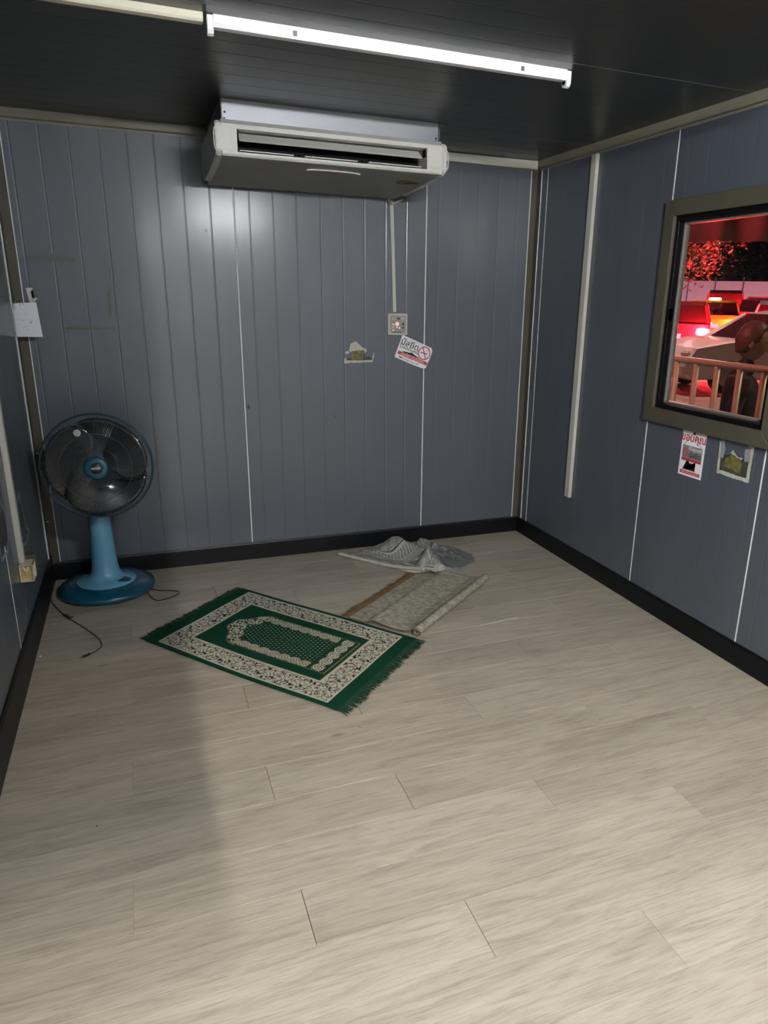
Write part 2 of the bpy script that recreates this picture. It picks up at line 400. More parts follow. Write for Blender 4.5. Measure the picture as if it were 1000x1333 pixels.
# window
win = tag(empty('window_1'), kind='structure')
def wrail(name, pts, m, d0, d1):
    bm = bmesh.new(); A = [bm.verts.new(fr_(y, d0, z)) for y, z in pts]; B = [bm.verts.new(fr_(y, d1, z)) for y, z in pts]
    for i in range(4): bm.faces.new((A[i], A[(i+1) % 4], B[(i+1) % 4], B[i]))
    bm.faces.new(A); bm.faces.new(B); bevel(bm, .002, 1); return obj(name, bm, m, win)
def ring(name, y0, y1, z0, z1, wd, m, d0, d1):
    i = (y0+wd, y1-wd, z0+wd, z1-wd); g = .0006
    wrail(name, [(y0+g, z0), (y1-g, z0), (i[1]-g, i[2]), (i[0]+g, i[2])], m, d0, d1)
    wrail(name, [(y0+g, z1), (y1-g, z1), (i[1]-g, i[3]), (i[0]+g, i[3])], m, d0, d1)
    wrail(name, [(y0, z0+g), (y0, z1-g), (i[0], i[3]-g), (i[0], i[2]+g)], m, d0, d1)
    wrail(name, [(y1, z0+g), (y1, z1-g), (i[1], i[3]-g), (i[1], i[2]+g)], m, d0, d1)
ring('frame_rail', WY0, WY1, WZ0, WZ1, .070, M['olive'], .001, .03)
ring('gasket', WY0+.070, WY1-.070, WZ0+.070, WZ1-.070, .024, M['gasket'], -.045, .016)
ring('sash_rail', WY0+.094, WY1-.094, WZ0+.094, WZ1-.094, .012, M['alu'], -.04, -.012)
bxo('pane', XR+.022, XR+.026, WY0+.085, WY1-.085, WZ0+.085, WZ1-.085, M['glass'], win)
bxo('latch', XR-.02, XR+.01, WY1-.094, WY1-.078, 1.47, 1.53, M['gasket'], win, .004)

# ================================================================== LAMPS
def holder(x, par, y=2.60, sgn=1):
    bm = bmesh.new()
    pts = [(-.017, 2.35), (.017, 2.35), (.017, 2.312), (.012, 2.302), (0, 2.298), (-.012, 2.302), (-.017, 2.312)]
    prism(bm, pts, lambda p, q, t: Vector((x+t, y+p, q)), -.009, .009)
    o = obj('lampholder', bm, M['batten'], par)
    b2 = bmesh.new(); lathe(b2, [(0, 0), (.009, 0), (.009, .003), (0, .003)], 16, Matrix.Translation((x-sgn*.009, y, 2.316)) @ Matrix.Rotation(-sgn*PI/2, 4, 'Y'))
    obj('socket', b2, M['dark'], o)
b1 = tag(empty('light_batten', (.95, 2.6, H)), 'white enamelled tube light batten without a tube, longer one right of centre on the ceiling', 'light fitting')
def loc_(o, par):   # keep world placement of parts under a placed empty
    for c in par.children: c.matrix_parent_inverse = par.matrix_basis.inverted()
bm = bmesh.new(); prism(bm, [(-.02, H), (-.02, H-.022), (-.014, H-.033), (.014, H-.033), (.02, H-.022), (.02, H)], lambda p, q, t: Vector((t, 2.60+p, q)), .309, 1.55)
obj('channel', bm, M['batten'], b1); holder(.30, b1, sgn=-1); holder(1.56, b1)
for x in (.55, 1.36):
    bxo('clip', x, x+.012, 2.576, 2.580, H-.026, H-.012, M['alu'], b1)
loc_(None, b1)
b2_ = tag(empty('light_batten', (-.12, 2.6, H)), 'cream light batten at the left end of the ceiling beside the longer white one', 'light fitting')
bm = bmesh.new(); prism(bm, [(-.02, H), (-.02, H-.018), (-.014, H-.024), (.014, H-.024), (.02, H-.018), (.02, H)], lambda p, q, t: Vector((t, 2.60+p, q)), -.50, .279)
obj('channel', bm, M['batten2'], b2_); loc_(None, b2_)
def tube_lamp(name, x, y, rz, length, strength, label, color):
    t = tag(empty(name, (x, y, H), rz), label, 'light fitting')
    bxo('channel', -.02, .02, -length/2-.03, length/2+.03, -.03, 0, M['batten'], t, .003)
    for s in (-1, 1): bxo('lampholder', -.014, .014, s*(length/2+.02)-.008, s*(length/2+.02)+.008, -.08, -.03, M['batten'], t, .003)
    bm = bmesh.new(); tube(bm, [(0, -length/2-.01, -.062), (0, length/2+.01, -.062)], .013, 12)
    em = mat(name+'_glow', (.9, .9, .9), .5, emit=color, es=strength); obj('glowing_tube', bm, em, t)
tube_lamp('tube_lamp', .125, -1.4, 0, .45, TUBE_MAIN, 'lit fluorescent tube on the ceiling behind the camera, near the door', (1, .97, .93))
tube_lamp('tube_lamp', .95, .6, PI/2, .6, TUBE_SIDE, 'lit fluorescent tube on the ceiling just above the camera', (.95, .97, 1))

# ================================================================== AIR CONDITIONER
ac = tag(empty('air_conditioner', (.94, 3.85, H)), 'long white ceiling-hung air conditioner with open outlet and grey metal hanger box', 'air conditioner')
fy = lambda p, q, t: Vector((t, p, q))
bm = bmesh.new()   # shell with its long outlet opening: two solid ends, a sill, a head and a back
full = [(3.50, 2.243), (3.50, 2.128), (3.506, 2.120), (3.75, 2.103), (4.0, 2.090), (4.19, 2.084), (4.20, 2.10), (4.20, 2.262), (3.52, 2.262)]
prism(bm, full, fy, .425, .489); prism(bm, full, fy, 1.369, 1.446)
mid_low = [(3.50, 2.136), (3.50, 2.128), (3.506, 2.120), (3.75, 2.103), (4.0, 2.090), (4.19, 2.084), (4.20, 2.10), (4.20, 2.136)]
prism(bm, mid_low, fy, .489, 1.369)
prism(bm, [(3.50, 2.226), (3.50, 2.243), (3.52, 2.262), (4.2, 2.262), (4.2, 2.226)], fy, .489, 1.369)
o = obj('casing', bm, M['acw'], ac)
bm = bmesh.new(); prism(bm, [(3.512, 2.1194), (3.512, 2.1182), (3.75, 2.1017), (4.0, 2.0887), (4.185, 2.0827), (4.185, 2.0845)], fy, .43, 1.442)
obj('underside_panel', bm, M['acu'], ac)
bxo('outlet_cavity', .489, 1.369, 3.62, 4.19, 2.136, 2.226, M['dark'], ac)
for x0, x1 in ((.492, .497), (1.361, 1.366)): bxo('flap_pivot', x0, x1, 3.506, 3.54, 2.19, 2.222, M['dark'], ac)
bm = bmesh.new(); prism(bm, [(3.506, 2.186), (3.503, 2.181), (3.510, 2.180), (3.53, 2.196), (3.56, 2.216), (3.556, 2.219)], fy, .50, 1.345)
obj('outlet_flap', bm, M['acw'], ac)
for x0, x1 in ((.50, .735), (.785, 1.03), (1.085, 1.345)): bxo('guide_vane', x0, x1, 3.512, 3.54, 2.143, 2.147, M['acw'], ac)
for k in range(14):
    bxo('vertical_vane', .54+k*.06, .543+k*.06, 3.60, 3.618, 2.14, 2.17, M['dark'], ac)
for x0, x1, s in ((.398, .425, -1), (1.446, 1.468, 1)):
    bm = bmesh.new()
    prof = [(3.505, 2.252), (3.490, 2.235), (3.492, 2.135), (3.515, 2.118), (3.8, 2.098), (4.08, 2.088), (4.17, 2.10), (4.19, 2.15), (4.17, 2.235), (4.12, 2.262), (3.56, 2.262)]
    prism(bm, prof, fy, x0, x1); bevel(bm, .005, 2)
    c = obj('side_cover', bm, M['acw'], ac)
    bm = bmesh.new(); tube(bm, smoothpath([(x0-.001 if s < 0 else x1+.001, 3.50, 2.225), (x0-.006 if s < 0 else x1+.006, 3.492, 2.205), (x0-.006 if s < 0 else x1+.006, 3.492, 2.155), (x0-.001 if s < 0 else x1+.001, 3.50, 2.138)], 5), .003, 8)
    obj('grip_rib', bm, M['acw'], c, True)
for x0, x1 in ((.430, .486), (1.372, 1.442)):
    bxo('end_panel', x0, x1, 3.497, 3.5005, 2.142, 2.232, M['acw'], ac, .001)
bm = bmesh.new(); box(bm, .441, 1.45, 3.57, 4.19, 2.263, H-.001); obj('hanger_box', bm, M['acg'], ac)
bxo('hanger_flange', .441, 1.455, 3.53, 3.57, 2.2625, 2.2655, M['acg'], ac)
bxo('side_bracket', .436, .4405, 3.56, 3.95, 2.268, H-.001, M['alu'], ac)
bxo('side_bracket', 1.4505, 1.455, 3.56, 3.95, 2.268, H-.001, M['alu'], ac)
bxo('top_lip', 1.455, 1.49, 3.56, 3.95, H-.006, H-.0008, M['alu'], ac)
for x, z in ((.452, 2.30), (.449, 2.275), (1.44, 2.285), (1.44, 2.272)):
    bm = bmesh.new(); lathe(bm, [(0, 0), (.005, 0), (.004, .003), (0, .003)], 12, Matrix.Translation((x, 3.5705, z)) @ Matrix.Rotation(PI/2, 4, 'X')); obj('screw', bm, M['dark'], ac)
ug = lambda y: 2.1182-(y-3.512)*.0692
um = Matrix.Translation((.945, 3.62, ug(3.62)-.002)) @ Matrix.Rotation(PI-.07, 4, 'X')
bm = bmesh.new(); lathe(bm, [(0, 0), (.13, 0), (.13, .003), (0, .004)], 40, um, 1, .2); bd = obj('logo_badge', bm, M['batten'], ac)
bm = bmesh.new(); lathe(bm, [(0, .0042), (.118, .0036), (.118, .005), (0, .0052)], 40, um, 1, .16); obj('badge_plate', bm, M['greyp'], bd)
bm = bmesh.new(); box(bm, -.055, .055, -.008, .008, .0053, .0057, um); obj('red_lettering_bar', bm, M['red'], bd)
sm = Matrix.Translation((1.345, 3.72, ug(3.72)-.0008)) @ Matrix.Rotation(PI-.07, 4, 'X')
st = []
for k in range(20):
    a = 2*PI*k/20; rr = 1+.12*math.sin(3*a+1); st.append((.06*rr*math.cos(a), .045*rr*math.sin(a)))
M['stain'] = mat('yellowed_label', (.16, .14, .045), .6, var=.3, vscale=60)
flat('yellowed_sticker', st, sm, M['stain'], ac)
bm = bmesh.new(); tube(bm, [Vector(sm @ Vector((.03+.03*math.cos(a), -.02+.018*math.sin(a), .001))) for a in [k*PI/10 for k in range(0, 11)]], .0016, 6); obj('sticker_ring', bm, M['dark'], ac)
bm = bmesh.new(); tube(bm, smoothpath([(1.40, 4.14, 2.088), (1.41, 4.19, 2.075), (1.43, 4.215, 2.06), (1.47, 4.205, 2.072), (1.50, 4.19, 2.09)]), .008, 8); obj('pipe_stub', bm, M['acu'], ac, True)
loc_(None, ac)

# ================================================================== TRUNKING
t1 = bxo('cable_trunking', -.010, .010, -.012, 0, 1.462-2.07, .0, M['trunk'], None, .001, Matrix.Translation((1.438, YB-.0003, 2.075)) @ Matrix.Rotation(-.037, 4, 'Y') @ Matrix.Rotation(0, 4, 'X'))
tag(t1, 'thin ivory cable cover running from the air conditioner down to the control box', 'cable cover')
t2 = bxo('cable_trunking', XR-.022, XR-.0005, 3.582, 3.628, .411, 2.302, M['trunk'], None, .0015); tag(t2, 'ivory vertical cable trunking on the right wall, ending in mid-wall', 'cable cover')
t3 = bxo('cable_trunking', XL+.0005, XL+.022, 3.285, 3.318, .436, 2.302, M['trunk'], None, .0015); tag(t3, 'ivory vertical cable trunking on the left wall, above the yellow outlet box', 'cable cover')
t4 = bxo('cable_trunking', 1.475, 2.352, YB-.052, YB-.0305, 2.304, 2.350, M['trunk'], None, .0015); tag(t4, 'ivory horizontal cable trunking along the top of the back wall, right of the air conditioner', 'cable cover')
# outlet box on the left wall
ob = tag(empty('outlet_box', (XL, 3.30, .395)), 'small open yellow-brown outlet box low on the left wall beside the fan', 'outlet box')
bm = bmesh.new(); x0, x1, z0, z1 = XL+.001, XL+.053, .358, .434
for a in ((x0, x0+.003, 3.262, 3.335, z0, z1), (x1-.003, x1, 3.262, 3.335, z0, z1), (x0, x1, 3.262, 3.335, z0, z0+.003), (x0, x1, 3.262, 3.335, z1-.003, z1)): box(bm, *a)
obj('shell', bm, M['boxw'], ob)
bxo('back_plate', x0+.003, x1-.003, 3.275, 3.332, z0+.003, z1-.003, M['brass'], ob)
bm = bmesh.new(); tube(bm, smoothpath([(x0+.015, 3.272, z1-.012), (x0+.024, 3.262, z1-.028), (x0+.034, 3.268, z1-.01)]), .004, 8); obj('wire_knot', bm, M['boxw'], ob, True)
bxo('rear_socket', x0, x1+.004, 3.337, 3.37, z0+.02, z1+.022, M['olive'], ob, .003)
bxo('faceplate', x1-.001, x1+.004, 3.29, 3.325, z0+.012, z1-.01, M['boxw'], ob, .001)
loc_(None, ob)
# control box
cb = tag(empty('control_box', (1.478, YB, 1.397)), 'square beige control box with small buttons and a lit pink indicator on the back wall', 'control panel')
CM = back_frame(1.478, 1.397)
def cbx(name, a, m, bw=0, par=cb): return bxo(name, *a, m, par, bw, CM)
cbx('shell', (-.061, .061, -.062, .062, 0, .022), M['ctl'], .003)
cbx('face', (-.049, .049, -.052, .050, .0221, .0235), M['ctlf'])
for x, y in ((-.03, .032), (.03, .032), (-.03, -.004), (-.03, -.022)):
    k = cbx('button', (x-.009, x+.009, y-.008, y+.008, .0236, .0255), M['ctl'], .001)
    cbx('legend', (x-.003, x+.003, y-.003, y+.001, .02551, .0258), M['ink'], 0, k)
for x, y, w_, h_ in ((.003, .033, .008, .005), (.032, .002, .006, .007), (.032, -.02, .006, .006)): cbx('button', (x-w_, x+w_, y-h_, y+h_, .0236, .026), M['btn'], .001)
for x, y in ((-.008, -.017), (.008, -.021), (-.031, -.036), (-.031, .0)): cbx('white_indicator', (x-.003, x+.003, y-.003, y+.003, .0262, .0268), M['led_w'])
bm = bmesh.new(); lathe(bm, [(0, .0236), (.012, .0236), (.010, .0262), (0, .027)], 20, CM @ Matrix.Translation((-.005, .002, 0))); obj('pink_indicator', bm, M['led_p'], cb)
cbx('slot', (-.035, .028, -.047, -.043, .0236, .0242), M['ink'])
loc_(None, cb)

# ================================================================== STICKERS
# smoke-free sticker, tilted
sk = tag(empty('sticker', (1.594, YB, 1.228)), 'tilted white sticker with Thai writing and a red no-smoking sign on the back wall', 'sticker')
SM = back_frame(1.594, 1.228, -.375, .0009)
W_, H_ = .112, .071
flat('sheet', [(-W_, -H_+.006), (-W_+.004, -H_+.002), (.02, -H_), (W_-.03, -H_+.002), (W_-.006, -H_+.012), (W_-.003, H_-.03), (W_-.008, H_-.012), (W_-.02, H_-.004), (-W_+.003, H_), (-W_, H_-.003)], SM, M['white'], sk)
def frame_lines(x0, x1, y0, y1, th, mtx, m, par, z=.0005):
    bm = bmesh.new()
    for a in ((x0, x1, y0, y0+th), (x0, x1, y1-th, y1), (x0, x0+th, y0, y1), (x1-th, x1, y0, y1)): box(bm, *a, z, z+.0002, mtx)
    return obj('printed_border', bm, m, par)
frame_lines(-.100, .085, .002, .060, .0018, SM, M['greyp'], sk)
text_mesh('lettering', 'มัสยิด', .052, SM @ Matrix.Translation((-.045, .033, .0006)), M['ink'], sk, bold=.0008)
text_mesh('lettering', 'ปลอดบุหรี่', .032, SM @ Matrix.Translation((-.040, .006, .0007)), M['ink'], sk)
bm = bmesh.new(); box(bm, -.102, .105, -.044, -.024, .0005, .0007, SM); ban = obj('red_band', bm, M['red'], sk)
text_mesh('lettering', 'สุขภาพดี เริ่มที่มัสยิด', .021, SM @ Matrix.Translation((.0, -.034, .0009)), M['pinkp'], sk, sx=.95, bold=.0004)
text_mesh('lettering', 'สำนักจุฬาราชมนตรี', .016, SM @ Matrix.Translation((-.01, -.058, .0008)), M['ink'], sk)
flat('crescent_emblem', [(-.012, 0), (-.006, .010), (0, .003), (.006, .010), (.012, 0)], SM @ Matrix.Translation((-.078, -.060, 0)), M['ink'], sk, z=.0005)
sky_pts = [(-.075, 0), (-.07, .006), (-.06, .004), (-.05, .010), (-.045, .004), (-.03, .004), (-.02, .008), (-.012, .016), (-.006, .008), (.005, .005), (.02, .009), (.03, .003), (.05, 0)]
flat('skyline_print', sky_pts, SM @ Matrix.Translation((-.0, -.023, 0)), M['ink'], sk, z=.0005)
NS = SM @ Matrix.Translation((.062, .020, 0))
bm = bmesh.new(); lathe(bm, [(0, .0007), (.040, .0007), (.040, .0009), (0, .0009)], 40, NS); obj('sign_disc', bm, M['white'], sk)
bm = bmesh.new(); lathe(bm, [(.0345, .0009), (.041, .0009), (.041, .0012), (.0345, .0012), (.0345, .0009)], 40, NS); obj('sign_ring', bm, M['red'], sk)
bm = bmesh.new(); box(bm, -.026, .020, -.003, .003, .0010, .0012, NS @ Matrix.Rotation(.1, 4, 'Z')); obj('cigarette_print', bm, M['ink'], sk)
bm = bmesh.new(); box(bm, -.036, .036, -.0032, .0032, .0013, .0015, NS @ Matrix.Rotation(-.95, 4, 'Z')); obj('sign_bar', bm, M['red'], sk)
bm = bmesh.new(); tube(bm, smoothpath([NS @ Vector(p) for p in ((.014, .004, .0011), (.020, .010, .0011), (.010, .016, .0011), (.018, .022, .0011), (.010, .026, .0011))], 4), .0009, 5); obj('smoke_print', bm, M['greyp'], sk)
loc_(None, sk)
# thank-you sticker under the window
s2 = tag(empty('sticker', (XR, 2.61, .88)), 'narrow white Thai thank-you sticker with red print under the window', 'sticker')
TM = right_frame(2.609, .880, 0, .0009)
flat('sheet', [(-.078, -.111), (.078, -.111), (.080, .112), (-.076, .112)], TM, M['white'], s2)
text_mesh('lettering', 'ขอบคุณ', .050, TM @ Matrix.Translation((0, .070, .0007)), M['red'], s2, bold=.0012)
bm = bmesh.new()
for a, b in (((0, .100), (-.058, .035)), ((0, .100), (.055, .035))):
    a = Vector((*a, .0006)); b = Vector((*b, .0006)); tube(bm, [TM @ a, TM @ b], .0012, 4)
obj('cord_print', bm, M['ink'], s2)
flat('nail_print', [(-.010, -.008), (.010, -.008), (0, .012)], TM @ Matrix.Translation((0, .097, 0)), M['ink'], s2, z=.0006)
bm = bmesh.new(); box(bm, -.066, .066, -.038, .034, .0005, .0007, TM); bevel(bm, .0001, 1); pl = obj('board_print', bm, M['greyp'], s2)
bm = bmesh.new(); box(bm, -.066, .066, -.040, -.028, .0008, .0010, TM); obj('board_red_edge', bm, M['red'], s2)
bm = bmesh.new(); lathe(bm, [(.014, .0009), (.019, .0009), (.019, .0011), (.014, .0011), (.014, .0009)], 24, TM @ Matrix.Translation((-.044, .0, 0))); box(bm, -.062, -.026, -.002, .002, .0009, .0011, TM @ Matrix.Rotation(0, 4, 'Z')); obj('sign_ring', bm, M['red'], s2)
text_mesh('lettering', 'มัสยิด', .034, TM @ Matrix.Translation((.020, -.010, .0009)), M['ink'], s2, bold=.0006)
text_mesh('lettering', 'ที่ไม่สูบบุหรี่', .020, TM @ Matrix.Translation((.020, .020, .0009)), M['white'], s2)
mosque = [(-.050, 0), (-.048, .012), (-.044, .0), (-.030, .0), (-.030, .045), (-.027, .052), (-.024, .045), (-.024, .010), (-.016, .018), (-.010, .024), (-.006, .018), (-.004, .026), (0, .042), (.004, .026), (.006, .018), (.010, .024), (.016, .018), (.024, .010), (.026, .040), (.029, .046), (.032, .040), (.032, 0)]
flat('mosque_print', mosque, TM @ Matrix.Translation((0, -.082, 0)), M['ink'], s2, z=.0005)
bm = bmesh.new(); box(bm, -.066, .066, -.102, -.086, .0006, .0008, TM); obj('red_band', bm, M['red'], s2)
text_mesh('lettering', 'สถานที่ปลอดบุหรี่', .016, TM @ Matrix.Translation((0, -.094, .0009)), M['pinkp'], s2)
loc_(None, s2)
# torn remains of stickers: ragged printed scraps
def scrap(bm, pts, mtx, z=.0005, th=.0004, jag=.002):
    out = []
    for i, p in enumerate(pts):
        q = pts[(i+1) % len(pts)]; n = max(1, int(math.dist(p, q)/.006))
        for k in range(n):
            t = k/n; out.append((p[0]+(q[0]-p[0])*t+random.uniform(-jag, jag), p[1]+(q[1]-p[1])*t+random.uniform(-jag, jag)))
    prism(bm, out, lambda a, b, t: mtx @ Vector((a, b, t)), z, z+th)
    bmesh.ops.triangulate(bm, faces=[f for f in bm.faces if len(f.verts) > 4])
M['scrapw'] = mat('torn_paper', (.46, .46, .38), .8, var=.2, vscale=80)
M['scrapd'] = mat('dark_glue_print', (.05, .048, .04), .6, var=.5, vscale=30)
M['scrapy'] = mat('yellow_green_print', (.13, .12, .035), .6, var=.7, vscale=50)
M['scrapg'] = mat('grey_paper', (.24, .26, .28), .8, var=.2, vscale=50)
s3 = tag(empty('torn_sticker', (XR, 2.355, .90)), 'torn sticker with a cream border and yellow-brown middle under the window', 'sticker')
QM = right_frame(2.355, .900, 0, .0009)
bm = bmesh.new(); scrap(bm, [(-.078, -.055), (.092, -.060), (.092, .01), (.06, .02), (-.01, .035), (-.05, .01), (-.075, .015)], QM, 0); obj('dark_print', bm, M['scrapd'], s3)
bm = bmesh.new(); scrap(bm, [(-.045, -.035), (.045, -.045), (.055, -.005), (.02, .025), (-.01, .035), (-.02, .015), (-.045, 0)], QM, .0005); obj('yellow_print', bm, M['scrapy'], s3)
bm = bmesh.new(); scrap(bm, [(-.084, -.068), (-.070, -.064), (-.074, .02), (-.078, .070), (-.090, .074)], QM, .001); scrap(bm, [(-.084, -.072), (.106, -.076), (.106, -.060), (-.07, -.055)], QM, .001)
scrap(bm, [(.088, -.065), (.105, -.070), (.108, .090), (.092, .085)], QM, .0011); scrap(bm, [(.05, .095), (.106, .088), (.10, .072), (.075, .078)], QM, .0012)
scrap(bm, [(-.02, .03), (-.005, .05), (.002, .03)], QM, .0012); scrap(bm, [(-.01, .028), (.05, .012), (.055, .024), (.03, .022), (0, .038)], QM, .0013); obj('torn_border', bm, M['scrapw'], s3)
bm = bmesh.new(); scrap(bm, [(-.082, .082), (-.060, .080), (-.052, .04), (-.058, .0), (-.075, .0)], QM, .0014); obj('grey_paper', bm, M['scrapg'], s3); bm = bmesh.new(); scrap(bm, [(.055, .06), (.09, .07), (.09, .015), (.065, .01)], QM, .0008); obj('grey_paper', bm, M['scrapg'], s3)
loc_(None, s3)
s4 = tag(empty('torn_sticker', (1.24, YB, 1.22)), 'torn sticker remains with a ragged white and olive patch on the back wall', 'sticker')
PM = back_frame(1.240, 1.235, 0, .0009)
bm = bmesh.new(); scrap(bm, [(-.090, -.065), (.085, -.060), (.085, -.048), (-.088, -.050)], PM, .0006); scrap(bm, [(-.092, -.065), (-.08, -.062), (-.078, -.035), (-.09, -.035)], PM, .0007)
scrap(bm, [(.082, -.05), (.094, -.03), (.096, -.005), (.088, -.01)], PM, .0007); scrap(bm, [(-.062, .005), (-.05, .05), (-.02, .062), (.01, .035), (.05, .012), (.045, -.005), (-.03, -.01)], PM, .0008); scrap(bm, [(-.085, -.01), (-.06, -.008), (-.065, .006), (-.08, .004)], PM, .0008); obj('torn_paper', bm, M['scrapw'], s4)
bm = bmesh.new(); scrap(bm, [(-.045, -.045), (.03, -.045), (.03, -.01), (.035, .008), (-.045, .005)], PM, .0013); obj('yellow_print', bm, M['scrapy'], s4)
bm = bmesh.new(); scrap(bm, [(-.08, -.05), (.08, -.048), (.075, -.028), (-.07, -.035)], PM, 0); obj('dark_print', bm, M['scrapd'], s4)
loc_(None, s4)
def outline_scrap(name, label, y, z, pts, hatch):
    r = tag(empty(name, (XL, y, z)), label, 'sticker'); LM = left_frame(y, z, 0, .001)
    bm = bmesh.new()
    for a, b in zip(pts, pts[1:]):
        d = Vector((b[0]-a[0], b[1]-a[1])); n = Vector((-d.y, d.x)).normalized()*.007
        scrap(bm, [(a[0]-n.x, a[1]-n.y), (b[0]-n.x, b[1]-n.y), (b[0]+n.x, b[1]+n.y), (a[0]+n.x, a[1]+n.y)], LM, .0004, .0004, .0015)
    obj('torn_border', bm, M['scrapg'], r)
    if hatch:
        bm = bmesh.new(); scrap(bm, hatch, LM, 0, .0003); obj('faded_print', bm, M['scrapd'], r)
    loc_(None, r)
outline_scrap('torn_sticker', 'torn grey sticker outline on the left wall between the trunking and the corner', 3.55, .575, [(-.11, .08), (.0, .11), (.02, .03), (.045, -.07), (.115, -.11), (-.02, -.13), (-.13, -.10)], [(-.09, .0), (.0, .06), (.02, -.04), (-.09, -.07)])
outline_scrap('torn_sticker', 'faded torn sticker at the left edge, on the near side of the trunking', 3.05, .66, [(-.10, .08), (.05, .10), (.105, .05), (.10, -.05), (.04, -.10), (-.10, -.09), (-.10, .08)], [(-.08, -.06), (.06, -.07), (.08, .05), (-.06, .05)])

# hanging paper and bracket in the left corner
pp = tag(empty('paper_note', (-.49, 4.15, 1.42)), 'white handwritten paper note hanging by wire in the left corner', 'note')
PN = Matrix.Translation((-.487, 4.140, 1.410)) @ Matrix(((1, 0, 0, 0), (0, 0, -1, 0), (0, 1, 0, 0), (0, 0, 0, 1)))
def ppos(s, t):
    x = -.050+s*.104+(1-t)*(.012*s-.002); y = -.085+t*(.158+.006*s)+.0
    return PN @ Vector((x, y, .004*math.sin(s*3)+.01*(1-t)*s - (.012 if s < .08 and t > .8 else 0)))
grid_color('sheet', 24, 24, ppos, lambda s, t: tuple(c*(.92 if abs(t-.52+.04*s) < .03 and s < .6 else 1)*(.9 if abs((1-s)*.8-t+.12) < .02 and t > .7 else 1) for c in (.80, .81, .88)), M['woven'], pp)
random.seed(3)
for k in range(5):
    bm = bmesh.new()
    a = ppos(random.uniform(.2, .6), random.uniform(.15, .75)); a.y -= .002; b = a+Vector((random.uniform(.004, .014), 0, random.uniform(-.006, .01))); tube(bm, [a, b], .0006, 4); obj('pen_mark', bm, M['ink'], pp)
bm = bmesh.new(); a = ppos(.62, .40); tube(bm, [a+Vector((0, -.002, 0)), a+Vector((.008, -.002, .012))], .0012, 4); obj('pen_mark', bm, M['ink'], pp)
bm = bmesh.new(); tube(bm, smoothpath([(-.530, 4.138, 1.478), (-.520, 4.15, 1.50), (-.508, 4.155, 1.505), (-.495, 4.142, 1.49), (-.487, 4.13, 1.476)]), .0015, 6); tube(bm, smoothpath([(-.505, 4.132, 1.47), (-.50, 4.15, 1.50), (-.515, 4.165, 1.49)]), .0013, 6); obj('wire_loop', bm, M['alu'], pp)
loc_(None, pp)
BK = back_frame(-.461, 1.50, .12, .0012)
bk = flat('hook_bracket', [(-.012, -.045), (.006, -.045), (.010, -.012), (.022, .0), (.032, .004), (.018, .008), (.006, .004), (.004, .040), (.018, .046), (.018, .056), (-.012, .058)], BK, M['acw'], None, .006)
tag(bk, 'small white notched bracket on the wall above the paper note', 'bracket')

# marks on the back wall
def blotch(name, x, z, rx, rz, m, label, cat='stain', rot=0):
    n = 24; pts = []
    for k in range(n):
        a = 2*PI*k/n; rr = 1+.2*math.sin(2*a+x*9)+.15*math.sin(5*a+z*7); pts.append((rx*rr*math.cos(a), rz*rr*math.sin(a)))
    o = flat(name, pts, back_frame(x, z, rot, .0006), m, None, .0003); tag(o, label, cat); return o
blotch('paint_chip', .575, .93, .008, .012, M['ink'], 'small black chip beside the left white joint of the back wall', 'mark')
blotch('paint_chip', 1.086, .855, .004, .004, M['ink'], 'tiny black dot in the middle of the back wall', 'mark')
blotch('paint_chip', 1.225, .125, .007, .012, M['scrapd'], 'dark scuff just above the baseboard behind the crumpled mat', 'mark')
blotch('paint_chip', .404, 1.867, .006, .008, M['scrapd'], 'dark pit in the shiny patch below the left end of the air conditioner', 'mark')
M['smear'] = mat('glue_smear', (.115, .12, .11), .6)
for x, z, rx, rz, lb in ((-.33, 1.70, .10, .016, 'faint brown horizontal smear high on the left of the back wall'), (-.22, 1.362, .11, .010, 'faint dark horizontal smear right of the paper note')):
    blotch('smear', x, z, rx, rz, M['smear'], lb)
blotch('smear', -.105, 1.48, .012, .07, M['smear'], 'faint olive vertical smear above the fan on the back wall')
blotch('smear', 1.37, 1.283, .02, .006, M['smear'], 'small dark smudge below left of the control box')

# ================================================================== FAN
fan = tag(empty('pedestal_fan', (-.258, 3.985, 0)), 'blue pedestal fan with dark wire cage in the left corner', 'fan')
bm = bmesh.new(); lathe(bm, [(0, .004), (.225, .004), (.240, .012), (.243, .026), (.236, .040), (.21, .052), (.165, .062), (.05, .066), (0, .066)], 72); obj('base', bm, M['teal'], fan, True)
bm = bmesh.new(); lathe(bm, [(0, .060), (.148, .0625), (.151, .067), (.147, .071), (.11, .079), (.085, .092), (.070, .120), (.064, .16), (.058, .24), (.053, .34), (.050, .43), (.046, .436), (0, .436)], 56, Matrix.Translation((0, -.012, 0))); obj('column', bm, M['sky'], fan, True)
bm = bmesh.new(); lathe(bm, [(0, 0), (.040, 0), (.040, .006), (.036, .009), (0, .010)], 36, Matrix.Translation((.082, -.075, .0745)) @ Matrix.Rotation(.12, 4, 'X') @ Matrix.Rotation(.12, 4, 'Y'), 1.05, .75); obj('control_panel', bm, M['teal'], fan, True)
bm = bmesh.new(); lathe(bm, [(0, .434), (.047, .434), (.048, .452), (.04, .47), (.034, .50), (0, .51)], 36, Matrix.Translation((0, -.012, 0))); obj('neck', bm, M['teal'], fan, True)
FH = Matrix.Translation((.030, -.17, .722)) @ Matrix.Rotation(-.05, 4, 'Z') @ Matrix.Rotation(-.06, 4, 'X') @ Matrix.Rotation(PI/2, 4, 'X')   # local z points to the room
bm = bmesh.new(); lathe(bm, [(0, -.19), (.04, -.185), (.066, -.16), (.072, -.11), (.072, -.06), (.06, -.045), (0, -.04)], 36, FH); obj('motor_housing', bm, M['teal'], fan, True)
